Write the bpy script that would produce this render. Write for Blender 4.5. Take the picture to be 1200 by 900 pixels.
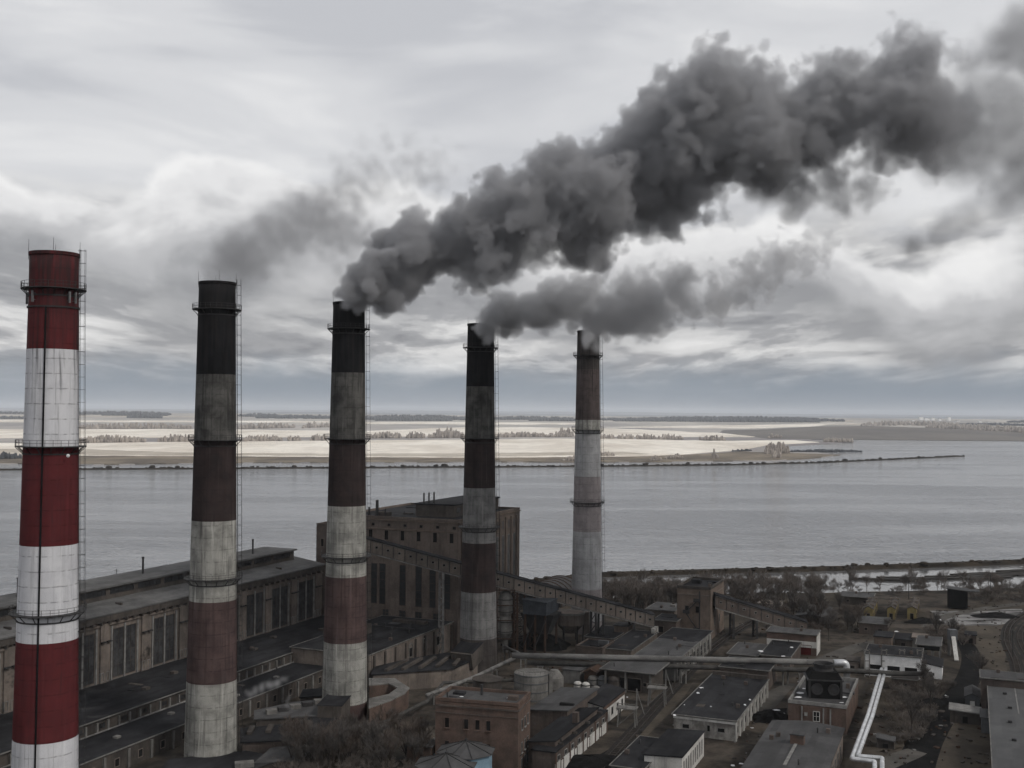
import bpy, math, random
import numpy as np
from mathutils import Vector, Matrix

for o in list(bpy.data.objects):
    bpy.data.objects.remove(o)
scene = bpy.context.scene
COL = scene.collection
R = math.radians

# ------------------------------------------------------------------ camera
F, W0, H0, CAMZ = 1300.0, 1200.0, 900.0, 80.0
PITCH, ROLL = math.atan(33 / F), R(0.43)
FWD = Vector((0, math.cos(PITCH), math.sin(PITCH)))
UP0 = Vector((0, -math.sin(PITCH), math.cos(PITCH)))
RT0 = Vector((1, 0, 0))
RT = math.cos(ROLL) * RT0 + math.sin(ROLL) * UP0
UP = -math.sin(ROLL) * RT0 + math.cos(ROLL) * UP0
CAM = Vector((0, 0, CAMZ))
cam_data = bpy.data.cameras.new('camera')
cam = bpy.data.objects.new('camera', cam_data)
COL.objects.link(cam)
cam.matrix_world = Matrix(((RT.x, UP.x, -FWD.x, 0), (RT.y, UP.y, -FWD.y, 0), (RT.z, UP.z, -FWD.z, CAMZ), (0, 0, 0, 1)))
cam_data.sensor_width = 36
cam_data.lens = 36 * F / W0
cam_data.clip_start = 1
cam_data.clip_end = 90000
scene.camera = cam

# ------------------------------------------------------------------ render settings
scene.render.engine = 'CYCLES'
scene.cycles.use_denoising = True
scene.cycles.max_bounces = 5
scene.cycles.diffuse_bounces = 2
scene.cycles.glossy_bounces = 2
scene.cycles.transparent_max_bounces = 8
scene.cycles.volume_bounces = 2
scene.cycles.use_adaptive_sampling = True
scene.cycles.adaptive_threshold = 0.03
scene.cycles.adaptive_min_samples = 24
scene.cycles.volume_step_rate = 1.8
scene.cycles.volume_max_steps = 400
vs = scene.view_settings
vs.view_transform = 'Standard'
vs.look = 'None'
vs.exposure = 0.0
vs.gamma = 1.0
vs.use_curve_mapping = False

# ------------------------------------------------------------------ sun and sky
SUN_DIR = Vector((0.55, -0.38, 0.62)).normalized()          # towards the sun
sun_elev = math.asin(SUN_DIR.z)
sun_azim = math.atan2(SUN_DIR.x, SUN_DIR.y)
sl = bpy.data.lights.new('sun', 'SUN')
sl.energy = 1.5
sl.angle = R(12)
sl.color = (1.0, 0.95, 0.88)
so = bpy.data.objects.new('sun', sl)
so.rotation_euler = (-SUN_DIR).to_track_quat('-Z', 'Y').to_euler()
COL.objects.link(so)

world = bpy.data.worlds.new('World')
scene.world = world
world.use_nodes = True


class NT:
    """small node-tree helper"""
    def __init__(self, tree):
        self.t = tree
        self.t.nodes.clear()

    def n(self, typ, props=None, **ins):
        nd = self.t.nodes.new(typ)
        for k, v in (props or {}).items():
            setattr(nd, k, v)
        for k, v in ins.items():
            key = int(k[1:]) if k[0] == 'i' and k[1:].isdigit() else k.replace('_', ' ')
            self.set(nd.inputs[key], v)
        return nd

    def set(self, sock, v):
        if isinstance(v, bpy.types.NodeSocket):
            self.t.links.new(v, sock)
        else:
            if hasattr(sock.default_value, '__len__') and len(sock.default_value) == 4 and len(v) == 3:
                v = (*v, 1)
            sock.default_value = v

    def m(self, op, a, b=0.0, c=0.0, clamp=False):
        nd = self.n('ShaderNodeMath', {'operation': op, 'use_clamp': clamp}, i0=a, i1=b, i2=c)
        return nd.outputs[0]

    def vm(self, op, a, b=(0, 0, 0)):
        nd = self.n('ShaderNodeVectorMath', {'operation': op}, i0=a, i1=b)
        return nd.outputs[0]

    def noise(self, vec, scale, detail=4, rough=0.55, distort=0.0):
        nd = self.n('ShaderNodeTexNoise', None, Vector=vec, Scale=scale, Detail=detail, Roughness=rough, Distortion=distort)
        return nd.outputs['Fac']

    def ramp(self, fac, stops, interp='LINEAR'):
        nd = self.n('ShaderNodeValToRGB', None, Fac=fac)
        cr = nd.color_ramp
        cr.interpolation = interp
        while len(cr.elements) < len(stops):
            cr.elements.new(0.5)
        for e, (p, c) in zip(cr.elements, stops):
            e.position = p
            e.color = (*c, 1) if hasattr(c, '__len__') else (c, c, c, 1)
        return nd.outputs[0]

    def sstep(self, x, a, b):
        nd = self.n('ShaderNodeMapRange', {'interpolation_type': 'SMOOTHSTEP'}, Value=x, From_Min=a, From_Max=b, To_Min=0.0, To_Max=1.0)
        return nd.outputs[0]

    def mix(self, fac, a, b, mode='MIX'):
        nd = self.n('ShaderNodeMix', {'data_type': 'RGBA', 'blend_type': mode})
        self.set(nd.inputs[0], fac)
        self.set(nd.inputs[6], a)
        self.set(nd.inputs[7], b)
        return nd.outputs[2]

    def link(self, a, b):
        self.t.links.new(a, b)


def build_world():
    w = NT(world.node_tree)
    tc = w.n('ShaderNodeTexCoord')
    d = tc.outputs['Generated']
    sep = w.n('ShaderNodeSeparateXYZ', None, Vector=d)
    x, y, z = sep.outputs
    sky = w.n('ShaderNodeTexSky', {'sky_type': 'NISHITA', 'sun_disc': False, 'sun_elevation': sun_elev, 'sun_rotation': sun_azim,
                                   'air_density': 1.0, 'dust_density': 3.0, 'ozone_density': 1.0})
    skyc = w.mix(1.0, sky.outputs[0], (0.05, 0.05, 0.05), 'MULTIPLY')
    zp = w.m('MAXIMUM', z, 0.0)
    # a flat deck of cloud seen in perspective: the direction meets a plane overhead
    inv = w.m('DIVIDE', 1.0, w.m('ADD', zp, 0.10))
    p = w.n('ShaderNodeCombineXYZ', None, X=w.m('MULTIPLY', x, inv), Y=w.m('MULTIPLY', y, inv), Z=w.m('MULTIPLY', z, 2.2)).outputs[0]
    q = w.n('ShaderNodeCombineXYZ', None, X=w.m('MULTIPLY', x, 1.0), Y=w.m('MULTIPLY', y, 1.0), Z=w.m('MULTIPLY', z, 3.2)).outputs[0]
    # high thin overcast with soft lens-shaped streaks, thickening overhead
    veil = w.noise(w.n('ShaderNodeCombineXYZ', None, X=w.m('MULTIPLY', x, 2.2), Y=w.m('MULTIPLY', y, 2.2), Z=w.m('MULTIPLY', z, 10.0)).outputs[0], 1.25, 5, 0.48, 0.5)
    veilc = w.ramp(veil, [(0.30, (0.575, 0.586, 0.618)), (0.46, (0.715, 0.722, 0.742)), (0.56, (0.81, 0.813, 0.823)), (0.68, (0.96, 0.96, 0.963))], 'EASE')
    veilc = w.mix(w.sstep(z, 0.36, 0.85), veilc, (0.47, 0.475, 0.49))
    az = w.m('ARCTAN2', x, y)
    azs = w.m('ADD', az, 0.80)
    azv = lambda k, o, zk=1.5: w.n('ShaderNodeCombineXYZ', None, X=w.m('MULTIPLY', azs, k), Y=o, Z=w.m('MULTIPLY', z, k * zk)).outputs[0]
    fine = w.noise(azv(16.0, 2.0, 2.0), 1.0, 6, 0.58, 0.25)
    fc = w.m('SUBTRACT', fine, 0.5)
    # lower deck: stratocumulus heaps seen in perspective; each heap is lit on top and dull below
    inv2 = w.m('DIVIDE', 1.0, w.m('ADD', zp, 0.11))
    lz = w.m('MULTIPLY', w.m('LOGARITHM', w.m('ADD', zp, 0.03), 2.718), 2.1)
    def heapv(dz):
        return w.n('ShaderNodeCombineXYZ', None, X=w.m('MULTIPLY', w.m('MULTIPLY', az, inv2), 1.15), Y=4.2, Z=w.m('ADD', lz, dz)).outputs[0]
    n1 = w.noise(heapv(0.0), 1.25, 8, 0.53, 0.25)
    n2 = w.noise(heapv(0.16), 1.25, 8, 0.53, 0.25)
    lit = w.m('ADD', w.m('ADD', w.m('MULTIPLY', w.m('SUBTRACT', n1, 0.5), 0.9), w.m('MULTIPLY', w.m('SUBTRACT', n1, n2), 1.45)), w.m('ADD', 0.5, w.m('MULTIPLY', fc, 0.22)))
    deck = w.ramp(lit, [(0.22, (0.270, 0.273, 0.288)), (0.42, (0.395, 0.396, 0.410)), (0.54, (0.58, 0.578, 0.582)), (0.68, (0.76, 0.755, 0.75)), (0.88, (0.90, 0.893, 0.885))], 'EASE')
    dm = w.m('SUBTRACT', 1.0, w.sstep(w.m('ADD', z, w.m('MULTIPLY', w.m('SUBTRACT', n1, 0.5), -0.25)), 0.135, 0.195))
    c = w.mix(dm, veilc, deck)
    # one towering bank with a bulging sunlit crown
    top = w.m('ADD', 0.176, w.m('MULTIPLY', w.m('SUBTRACT', w.noise(azv(4.6, 3.35, 0.8), 1.0, 5, 0.42, 0.2), 0.5), 0.22))
    t_ = w.m('DIVIDE', w.m('SUBTRACT', top, z), 0.085)
    body = w.noise(azv(11.0, 7.4, 1.5), 1.0, 6, 0.5, 0.4)
    sh = w.m('ADD', w.m('ADD', t_, w.m('MULTIPLY', w.m('SUBTRACT', body, 0.5), 1.3)), w.m('MULTIPLY', fc, 0.3))
    bank = w.ramp(sh, [(0.0, (0.95, 0.945, 0.94)), (0.20, (0.84, 0.837, 0.84)), (0.50, (0.55, 0.55, 0.562)), (0.92, (0.315, 0.318, 0.332))], 'EASE')
    ba = w.m('MULTIPLY', w.sstep(w.m('ADD', t_, w.m('MULTIPLY', fc, 0.25)), -0.02, 0.12), w.m('SUBTRACT', 1.0, w.sstep(t_, 0.6, 1.5)))
    c = w.mix(w.m('MULTIPLY', ba, 0.92), c, bank)
    # grey-blue base of the deck far away over the horizon
    streak = w.noise(azv(5.0, 9.0, 4.0), 1.0, 4, 0.5)
    lowc = w.ramp(streak, [(0.30, (0.225, 0.270, 0.325)), (0.70, (0.315, 0.352, 0.398))])
    c = w.mix(w.m('SUBTRACT', 1.0, w.sstep(w.m('ADD', z, w.m('MULTIPLY', fc, 0.035)), 0.020, 0.056)), c, lowc)
    hz = w.m('SUBTRACT', 1.0, w.sstep(z, 0.0, 0.012))
    c = w.mix(w.m('MULTIPLY', hz, 0.4), c, (0.40, 0.43, 0.465))
    # a little of the clear sky's own light comes through
    c = w.mix(0.06, c, skyc)
    bg = w.n('ShaderNodeBackground', None, Color=c, Strength=1.0)
    out = w.n('ShaderNodeOutputWorld')
    w.link(bg.outputs[0], out.inputs[0])


build_world()
world.cycles.sampling_method = 'MANUAL'
world.cycles.sample_map_resolution = 512

# ------------------------------------------------------------------ picture-to-ground measuring (surveying only)
def ray(px, py):
    return FWD + RT * ((px - 600) / F) + UP * ((450 - py) / F)


def G(px, py, z=0.0):
    """the point at height z seen at this pixel of the photograph"""
    d = ray(px, py)
    return CAM + d * ((z - CAMZ) / d.z)


def D(px, py, Y):
    """the point Y metres ahead seen at this pixel"""
    d = ray(px, py)
    return CAM + d * (Y / d.y)


# ------------------------------------------------------------------ mesh builder
class MB:
    def __init__(self):
        self.v, self.f, self.mi = [], [], []

    def quad_prism(self, base, top, mi=0):
        """closed prism between two loops with the same vertex count"""
        n, o = len(base), len(self.v)
        self.v += [tuple(p) for p in base] + [tuple(p) for p in top]
        self.f.append(tuple(o + i for i in reversed(range(n))))
        self.f.append(tuple(o + n + i for i in range(n)))
        for i in range(n):
            j = (i + 1) % n
            self.f.append((o + i, o + j, o + n + j, o + n + i))
        self.mi += [mi] * (n + 2)
        return self

    def box(self, c, s, rz=0.0, mi=0):
        """box by centre and full size"""
        hx, hy, hz = s[0] / 2, s[1] / 2, s[2] / 2
        ca, sa = math.cos(rz), math.sin(rz)
        lo = []
        for dx, dy in ((-hx, -hy), (hx, -hy), (hx, hy), (-hx, hy)):
            lo.append((c[0] + dx * ca - dy * sa, c[1] + dx * sa + dy * ca))
        return self.quad_prism([(a, b, c[2] - hz) for a, b in lo], [(a, b, c[2] + hz) for a, b in lo], mi)

    def prism(self, pts, z0, z1, mi=0):
        return self.quad_prism([(p[0], p[1], z0) for p in pts], [(p[0], p[1], z1) for p in pts], mi)

    def sheet(self, pts, mi=0):
        o = len(self.v)
        self.v += [tuple(p) for p in pts]
        self.f.append(tuple(range(o, o + len(pts))))
        self.mi.append(mi)
        return self

    def bar(self, a, b, w, h=None, mi=0):
        """square bar from a to b"""
        a, b = Vector(a), Vector(b)
        h = h or w
        t = (b - a).normalized()
        ref = Vector((0, 0, 1)) if abs(t.z) < 0.95 else Vector((1, 0, 0))
        s = t.cross(ref).normalized()
        n = s.cross(t)
        lo = [a + s * (x * w / 2) + n * (y * h / 2) for x, y in ((-1, -1), (1, -1), (1, 1), (-1, 1))]
        hi = [p + (b - a) for p in lo]
        return self.quad_prism(lo, hi, mi)

    def tube(self, pts, r, n=10, mi=0, caps=True):
        pts = [Vector(p) for p in pts]
        rs = r if hasattr(r, '__len__') else [r] * len(pts)
        o = len(self.v)
        prev = None
        for i, p in enumerate(pts):
            t = (pts[min(i + 1, len(pts) - 1)] - pts[max(i - 1, 0)]).normalized()
            if prev is None:
                ref = Vector((0, 0, 1)) if abs(t.z) < 0.9 else Vector((1, 0, 0))
                s = t.cross(ref).normalized()
            else:
                s = (prev - t * prev.dot(t)).normalized()
            prev = s
            b = s.cross(t)
            for k in range(n):
                a = 2 * math.pi * k / n
                self.v.append(tuple(p + (s * math.cos(a) + b * math.sin(a)) * rs[i]))
        for i in range(len(pts) - 1):
            for k in range(n):
                k2 = (k + 1) % n
                self.f.append((o + i * n + k, o + (i + 1) * n + k, o + (i + 1) * n + k2, o + i * n + k2))
                self.mi.append(mi)
        if caps:
            self.f.append(tuple(o + k for k in range(n)))
            self.f.append(tuple(o + (len(pts) - 1) * n + k for k in reversed(range(n))))
            self.mi += [mi, mi]
        return self

    def lathe(self, prof, n=48, mi=None, c=(0, 0), closed=False):
        """profile of (radius, z) turned round the z axis through c"""
        o = len(self.v)
        for r, z in prof:
            for k in range(n):
                a = 2 * math.pi * k / n
                self.v.append((c[0] + r * math.cos(a), c[1] + r * math.sin(a), z))
        segs = len(prof) if closed else len(prof) - 1
        for i in range(segs):
            i2 = (i + 1) % len(prof)
            for k in range(n):
                k2 = (k + 1) % n
                self.f.append((o + i * n + k, o + i * n + k2, o + i2 * n + k2, o + i2 * n + k))
                self.mi.append(mi[i] if mi else 0)
        return self

    def mesh(self, name, mats, smooth=False):
        me = bpy.data.meshes.new(name)
        me.from_pydata(self.v, [], self.f)
        for m in (mats if isinstance(mats, (list, tuple)) else [mats]):
            me.materials.append(m)
        if any(self.mi):
            me.polygons.foreach_set('material_index', self.mi)
        if smooth:
            me.polygons.foreach_set('use_smooth', [True] * len(me.polygons))
        me.update()
        return me

    def build(self, name, mats, parent=None, smooth=False, loc=None, rz=0.0):
        return link(name, self.mesh(name, mats, smooth), parent, loc, rz)


def link(name, me, parent=None, loc=None, rz=0.0):
    o = bpy.data.objects.new(name, me)
    COL.objects.link(o)
    o.parent = parent
    if loc is not None:
        o.location = loc
    if rz:
        o.rotation_euler = (0, 0, rz)
    return o


def tag(o, label=None, cat=None, group=None, kind=None):
    for k, v in (('label', label), ('category', cat), ('group', group), ('kind', kind)):
        if v:
            o[k] = v
    return o


def thing(name, label, cat, loc, rz=0.0, group=None):
    return tag(link(name, None, None, loc, rz), label, cat, group)


# ------------------------------------------------------------------ materials
def mat(name, a, b=None, scale=0.25, rough=0.85, streak=0.0, fine=0.25, spots=None, bump=0.0, metal=0.0, spec=0.06, stretch=(1, 1, 1), soot_shade=1.0, strips=0.0):
    """weathered surface: two tones by broad noise, finer speckle, optional rain streaks and patches"""
    m = bpy.data.materials.new(name)
    m.use_nodes = True
    t = NT(m.node_tree)
    b = b or tuple(c * 0.72 for c in a)
    a, b = tuple(c * soot_shade for c in a), tuple(c * soot_shade for c in b)  # even factor: soot and the cloud shade over the plant, painted into the colours
    pos = t.n('ShaderNodeNewGeometry').outputs['Position']
    posS = t.vm('MULTIPLY', pos, stretch)
    n1 = t.noise(posS, scale, 5, 0.6, 0.2)
    col = t.mix(t.sstep(n1, 0.34, 0.66), b, a)
    n2 = t.noise(posS, scale * 9, 4, 0.6)
    k = t.m('ADD', 1.0 - fine, t.m('MULTIPLY', n2, 2 * fine))
    col = t.mix(1.0, col, t.n('ShaderNodeCombineXYZ', None, X=k, Y=k, Z=k).outputs[0], 'MULTIPLY')
    if strips:
        dv = t.n('ShaderNodeVectorMath', {'operation': 'DOT_PRODUCT'}, i0=pos, i1=(0.9239, -0.3827, 0)).outputs['Value']
        du = t.n('ShaderNodeVectorMath', {'operation': 'DOT_PRODUCT'}, i0=pos, i1=(0.3827, 0.9239, 0)).outputs['Value']
        cv = t.n('ShaderNodeCombineXYZ', None, X=t.m('FLOOR', t.m('DIVIDE', dv, 1.6)), Y=t.m('FLOOR', t.m('DIVIDE', du, 9.0))).outputs[0]
        wn = t.n('ShaderNodeTexWhiteNoise', {'noise_dimensions': '2D'}, Vector=cv).outputs['Value']
        ks = t.m('ADD', 1.0 - strips, t.m('MULTIPLY', wn, 2 * strips))
        col = t.mix(1.0, col, t.n('ShaderNodeCombineXYZ', None, X=ks, Y=ks, Z=ks).outputs[0], 'MULTIPLY')
    if streak:
        sv = t.vm('MULTIPLY', pos, (1.0, 1.0, 0.07))
        s = t.noise(sv, 1.1, 4, 0.6)
        col = t.mix(t.m('MULTIPLY', t.sstep(s, 0.5, 0.72), streak), col, tuple(c * 0.35 for c in a))
        s3 = t.noise(t.vm('ADD', sv, (31, 17, 0)), 0.8, 4, 0.6)
        col = t.mix(t.m('MULTIPLY', t.sstep(s3, 0.58, 0.78), streak * 0.5), col, tuple(min(1, c * 1.5) for c in a))
    if spots:
        sc, lo, hi, c2 = spots
        s = t.noise(t.vm('ADD', pos, (5, 3, 0)), sc, 6, 0.62, 0.4)
        col = t.mix(t.sstep(s, lo, hi), col, c2)
    bs = t.n('ShaderNodeBsdfPrincipled', None, Roughness=rough, Metallic=metal)
    t.set(bs.inputs['Specular IOR Level'], spec)
    t.link(col, bs.inputs['Base Color'])
    if bump:
        bn = t.n('ShaderNodeBump', None, Height=n2, Strength=0.5, Distance=bump)
        t.link(bn.outputs[0], bs.inputs['Normal'])
    out = t.n('ShaderNodeOutputMaterial')
    t.link(bs.outputs[0], out.inputs[0])
    return m
# ================================================================== water, far shore, ground
def water_material(name, calm=1.0, base=(0.175, 0.177, 0.184)):
    m = bpy.data.materials.new(name)
    m.use_nodes = True
    t = NT(m.node_tree)
    pos = t.n('ShaderNodeNewGeometry').outputs['Position']
    a = t.noise(t.vm('MULTIPLY', pos, (0.45, 1.0, 1.0)), 0.11, 3, 0.62, 0.6)
    b = t.noise(t.vm('MULTIPLY', pos, (1.0, 0.5, 1.0)), 0.30, 2, 0.5, 0.3)
    big = t.noise(t.vm('MULTIPLY', pos, (0.22, 1.0, 1.0)), 0.009, 4, 0.6, 0.6)
    h = t.m('ADD', t.m('MULTIPLY', a, 2.2), t.m('MULTIPLY', b, 1.3))
    bn = t.n('ShaderNodeBump', None, Height=h, Strength=t.m('MULTIPLY', calm, t.m('ADD', 0.30, t.m('MULTIPLY', t.sstep(big, 0.38, 0.62), 0.75))), Distance=2.0)
    bs = t.n('ShaderNodeBsdfPrincipled', None, Base_Color=base, Roughness=0.10, IOR=1.33)
    t.link(bn.outputs[0], bs.inputs['Normal'])
    t.link(bs.outputs[0], t.n('ShaderNodeOutputMaterial').inputs[0])
    return m


M_WATER = water_material('lake_water')
M_INLET = water_material('inlet_water', 0.10, (0.12, 0.12, 0.122))
WATER_Z = -4.0

# the bed of the whole country: one sheet to the horizon, water lies over most of it
M_EARTH = mat('plant_earth', (0.076, 0.064, 0.053), (0.022, 0.020, 0.018), 0.11, 0.95, fine=0.4, soot_shade=1.05,
              spots=(0.035, 0.52, 0.66, (0.052, 0.045, 0.036)), bump=0.1)
M_BED = mat('country_soil', (0.36, 0.33, 0.28), (0.22, 0.20, 0.18), 0.004, 0.95, fine=0.2)
tag(MB().sheet([(-42000, -600, -14), (42000, -600, -14), (42000, 40000, -14), (-42000, 40000, -14)]).build('ground', M_BED), 'flat dull country soil reaching to the horizon', 'ground', kind='structure')
tag(MB().sheet([(-6000, -300, WATER_Z), (6000, -300, WATER_Z), (9000, 7500, WATER_Z), (-7000, 7500, WATER_Z)]).build('lake_water', M_WATER), 'wide rippled grey lake behind the power station', 'lake', kind='structure')


_ip = [G(x, y, WATER_Z + 0.06) for x, y in ((560, 690), (705, 673), (900, 667.5), (1200, 658), (1500, 648), (2200, 630), (2200, 760), (1200, 730), (900, 730), (560, 730))]
tag(MB().sheet([tuple(p) for p in reversed(_ip)]).build('inlet_water', M_INLET), 'calm bright water of the inlet behind the dyke', 'inlet', kind='structure')


def land(name, px, z, m, label, cat, thick=None):
    """a piece of land outlined on the photograph, laid at height z with a real edge down to the bed"""
    rnd = random.Random(label)
    fine_px = []
    for i in range(len(px)):
        (xa, ya), (xb, yb) = px[i], px[(i + 1) % len(px)]
        n = max(1, int(abs(xb - xa) / 14))
        for k in range(n):
            f = k / n
            fine_px.append((xa + (xb - xa) * f, ya + (yb - ya) * f + rnd.uniform(-0.28, 0.28)))
    px = fine_px
    pts = [G(x, y, z) for x, y in px]
    area = sum(pts[i].x * pts[(i + 1) % len(pts)].y - pts[(i + 1) % len(pts)].x * pts[i].y for i in range(len(pts)))
    if area < 0:
        pts.reverse()
    o = MB().prism([(p.x, p.y) for p in pts], z - (thick or 3.0), z).build(name, m)
    return tag(o, label, cat, kind='structure')


# plant ground: solid land out to the near shore
shore = [(640, 704), (700, 701), (800, 697), (900, 694), (960, 695), (1000, 693.5), (1100, 692), (1200, 688), (1500, 680), (2400, 670)]
spts = [G(x, y, 0) for x, y in shore]
_u, _v = Vector((math.sin(R(22.5)), math.cos(R(22.5)))), Vector((math.cos(R(22.5)), -math.sin(R(22.5))))
west = [_u * a + _v * b for a, b in ((-150, -300), (100, -262), (300, -258), (380, -256), (440, -230), (452, -190))]
gp = [(p.x, p.y) for p in west] + [(p.x, p.y) for p in spts] + [(900, 120), (500, -120), (-100, -160)]
gm = MB()
gm.quad_prism([(x, y, -7) for x, y in reversed(gp)], [(x, y, 0) for x, y in reversed(gp)])
# a sloping bank to the water
tag(gm.build('plant_ground', M_EARTH), 'dark trodden earth yard of the power station', 'ground', kind='structure')

M_STRAW_SUN = mat('sun_toned_stubble', (0.91, 0.86, 0.775), (0.66, 0.60, 0.52), 0.0045, 0.95, fine=0.25, stretch=(0.8, 0.30, 1))  # sunlight on the far fields is put into this pale colour
M_STRAW2 = mat('dry_meadow', (0.56, 0.51, 0.44), (0.40, 0.355, 0.30), 0.006, 0.95, fine=0.25, stretch=(0.8, 0.3, 1))
M_REED = mat('reed_bed', (0.26, 0.22, 0.17), (0.14, 0.12, 0.10), 0.012, 0.95, fine=0.3, stretch=(0.8, 0.4, 1))
M_HILL = mat('bare_hill_soil', (0.20, 0.185, 0.17), (0.15, 0.14, 0.135), 0.002, 0.95, fine=0.15)
M_FARFIELD = mat('far_field', (0.47, 0.44, 0.41), (0.25, 0.235, 0.235), 0.0016, 0.95, fine=0.2, stretch=(0.8, 0.3, 1))
M_BANK = mat('dyke_bank', (0.045, 0.037, 0.029), (0.022, 0.019, 0.016), 0.09, 0.95, fine=0.35, bump=0.2)

zL = WATER_Z + 1.0
# the far country behind the lake, farthest first
land('far_shore', [(-500, 541), (0, 543), (110, 544), (300, 541.5), (560, 541), (740, 541), (905, 539.5), (960, 536), (985, 533), (958, 530),
                   (900, 526.5), (915, 523.0), (968, 520), (990, 518.2), (940, 514), (950, 511.5), (1010, 511.0), (1100, 511.8), (1200, 513.0), (1700, 517), (1700, 491.8), (-500, 475.5)],
     zL, M_FARFIELD, 'far dry shore behind the lake', 'shore', 4)
land('reed_bed', [(-500, 538), (-500, 531), (0, 533.5), (300, 535), (560, 536.5), (740, 535), (800, 533), (870, 529), (985, 532.5), (955, 536.2), (905, 539.2), (740, 540.7), (560, 540.7), (300, 541.2), (120, 543.5), (0, 542.5)],
     zL + 0.5, M_REED, 'brown reed bed along the far shore', 'reeds')
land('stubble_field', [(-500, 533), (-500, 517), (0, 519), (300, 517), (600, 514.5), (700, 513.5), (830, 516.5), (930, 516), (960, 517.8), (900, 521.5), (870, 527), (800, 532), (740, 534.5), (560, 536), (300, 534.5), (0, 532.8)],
     zL + 0.9, M_STRAW_SUN, 'pale straw stubble field nearest to the lake', 'field')  # paleness is painted sunlight, not only straw
land('meadow_strip', [(-500, 531), (-500, 525), (0, 526), (90, 526), (240, 531), (420, 531.5), (560, 531), (730, 529.5), (760, 532), (560, 535), (300, 533.5), (0, 532.2)],
     zL + 1.3, M_STRAW2, 'brownish dry meadow strip below the stubble', 'meadow')
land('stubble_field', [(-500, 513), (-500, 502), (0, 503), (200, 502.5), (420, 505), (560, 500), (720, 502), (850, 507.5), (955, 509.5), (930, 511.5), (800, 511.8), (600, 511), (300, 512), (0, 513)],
     zL + 1.2, M_STRAW_SUN, 'brightest pale stubble field before the far woods', 'field')  # brightness comes from sunlight carried in the colour


def hill(name, base, top, Y, m, label, cat):
    """a long low hill seen from the side: crest given on the photograph at distance Y, falling to both sides"""
    crest = [D(x, y, Y) for x, y in top]
    mb = MB()
    o = len(mb.v)
    n = len(crest)
    dep = base
    for c in crest:
        mb.v += [(c.x, c.y - dep, zL), (c.x, c.y, c.z), (c.x, c.y + dep, zL)]
    for i in range(n - 1):
        a, b = o + 3 * i, o + 3 * i + 3
        mb.f += [(a, b, b + 1, a + 1), (a + 1, b + 1, b + 2, a + 2)]
        mb.mi += [0, 0]
    return tag(mb.build(name, m, smooth=True), label, cat, kind='structure')


HILL_TOP = [(840, 508), (900, 503), (960, 499.8), (1020, 499), (1090, 501.5), (1170, 505.5), (1230, 509.5)]
hill('hill', 1000, HILL_TOP, 4700, M_HILL, 'low bare brown hill across the water', 'hill')

# the far country rises gently to an upland, farther ridges close it
UP_Y0, UP_Y1, UP_Z1 = 6400.0, 9600.0, 50.0
UPK = (UP_Z1 - (zL + 0.5)) / (UP_Y1 - UP_Y0)


def GS(px, py, lift=0.0):
    """the point on the upland's slope seen at this pixel"""
    d = ray(px, py)
    t = ((zL + 0.5 + lift) - UPK * UP_Y0 - CAMZ) / (d.z - UPK * d.y)
    return CAM + d * t


up = MB()
up.quad_prism([(-9000, UP_Y0, -10), (9500, UP_Y0, -10), (14000, UP_Y1 + 4000, -10), (-14000, UP_Y1 + 4000, -10)],
              [(-9000, UP_Y0, zL + 0.5), (9500, UP_Y0, zL + 0.5), (14000, UP_Y1 + 4000, UP_Z1 + UPK * 4000), (-14000, UP_Y1 + 4000, UP_Z1 + UPK * 4000)])
up.v[4:] = [(-9000, UP_Y0, zL + 0.5), (9500, UP_Y0, zL + 0.5), (12000, UP_Y1, UP_Z1), (-12000, UP_Y1, UP_Z1)]
up.v[:4] = [(-9000, UP_Y0, -10), (9500, UP_Y0, -10), (12000, UP_Y1, -10), (-12000, UP_Y1, -10)]
M_UPLAND = mat('upland_fields', (0.50, 0.465, 0.42), (0.30, 0.285, 0.275), 0.0018, 0.95, fine=0.25, stretch=(0.8, 0.3, 1))
tag(up.build('upland', M_UPLAND), 'gently rising pale upland behind the far shore', 'hill', kind='structure')


def slope_field(px, label, m):
    rnd = random.Random(label)
    pts = []
    for i in range(len(px)):
        (xa, ya), (xb, yb) = px[i], px[(i + 1) % len(px)]
        n = max(1, int(abs(xb - xa) / 14))
        for k in range(n):
            f = k / n
            pts.append(GS(xa + (xb - xa) * f, ya + (yb - ya) * f + rnd.uniform(-0.22, 0.22), 1.0))
    if sum(pts[i].x * pts[(i + 1) % len(pts)].y - pts[(i + 1) % len(pts)].x * pts[i].y for i in range(len(pts))) < 0:
        pts.reverse()
    tag(MB().quad_prism([(p.x, p.y, p.z - 0.9) for p in pts], pts).build('stubble_field', m), label, 'field', kind='structure')


slope_field([(-200, 493.0), (100, 494.5), (385, 495.2), (385, 493.2), (100, 492.4), (-200, 491.0)], 'thin bright far field left of the tall chimneys', M_STRAW_SUN)
slope_field([(420, 496.5), (560, 497.4), (700, 497.4), (700, 495.5), (560, 494.8), (420, 494.4)], 'thin bright far field between the middle chimneys', M_STRAW_SUN)
slope_field([(690, 501), (800, 499.0), (1000, 496.0), (1010, 496.9), (905, 501.5), (800, 503.0), (720, 502.5)], 'narrow pale field rising to the right behind the bare hill', M_STRAW_SUN)
slope_field([(-200, 487.2), (230, 489.0), (260, 487.8), (-200, 485.6)], 'palest strip high on the upland at the far left', M_STRAW2)
slope_field([(640, 491.5), (1000, 494), (1000, 492.7), (640, 490.4)], 'pale strip high on the upland right of the slim chimney', M_STRAW2)
slope_field([(960, 498.6), (1040, 497.6), (1120, 500.5), (1120, 498.6), (1040, 496.0), (980, 496.6)], 'pale strip above the bare hill', M_STRAW2)
M_RIDGE = mat('far_ridge', (0.23, 0.245, 0.265), (0.18, 0.192, 0.21), 0.0004, 0.95, fine=0.1)
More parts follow.
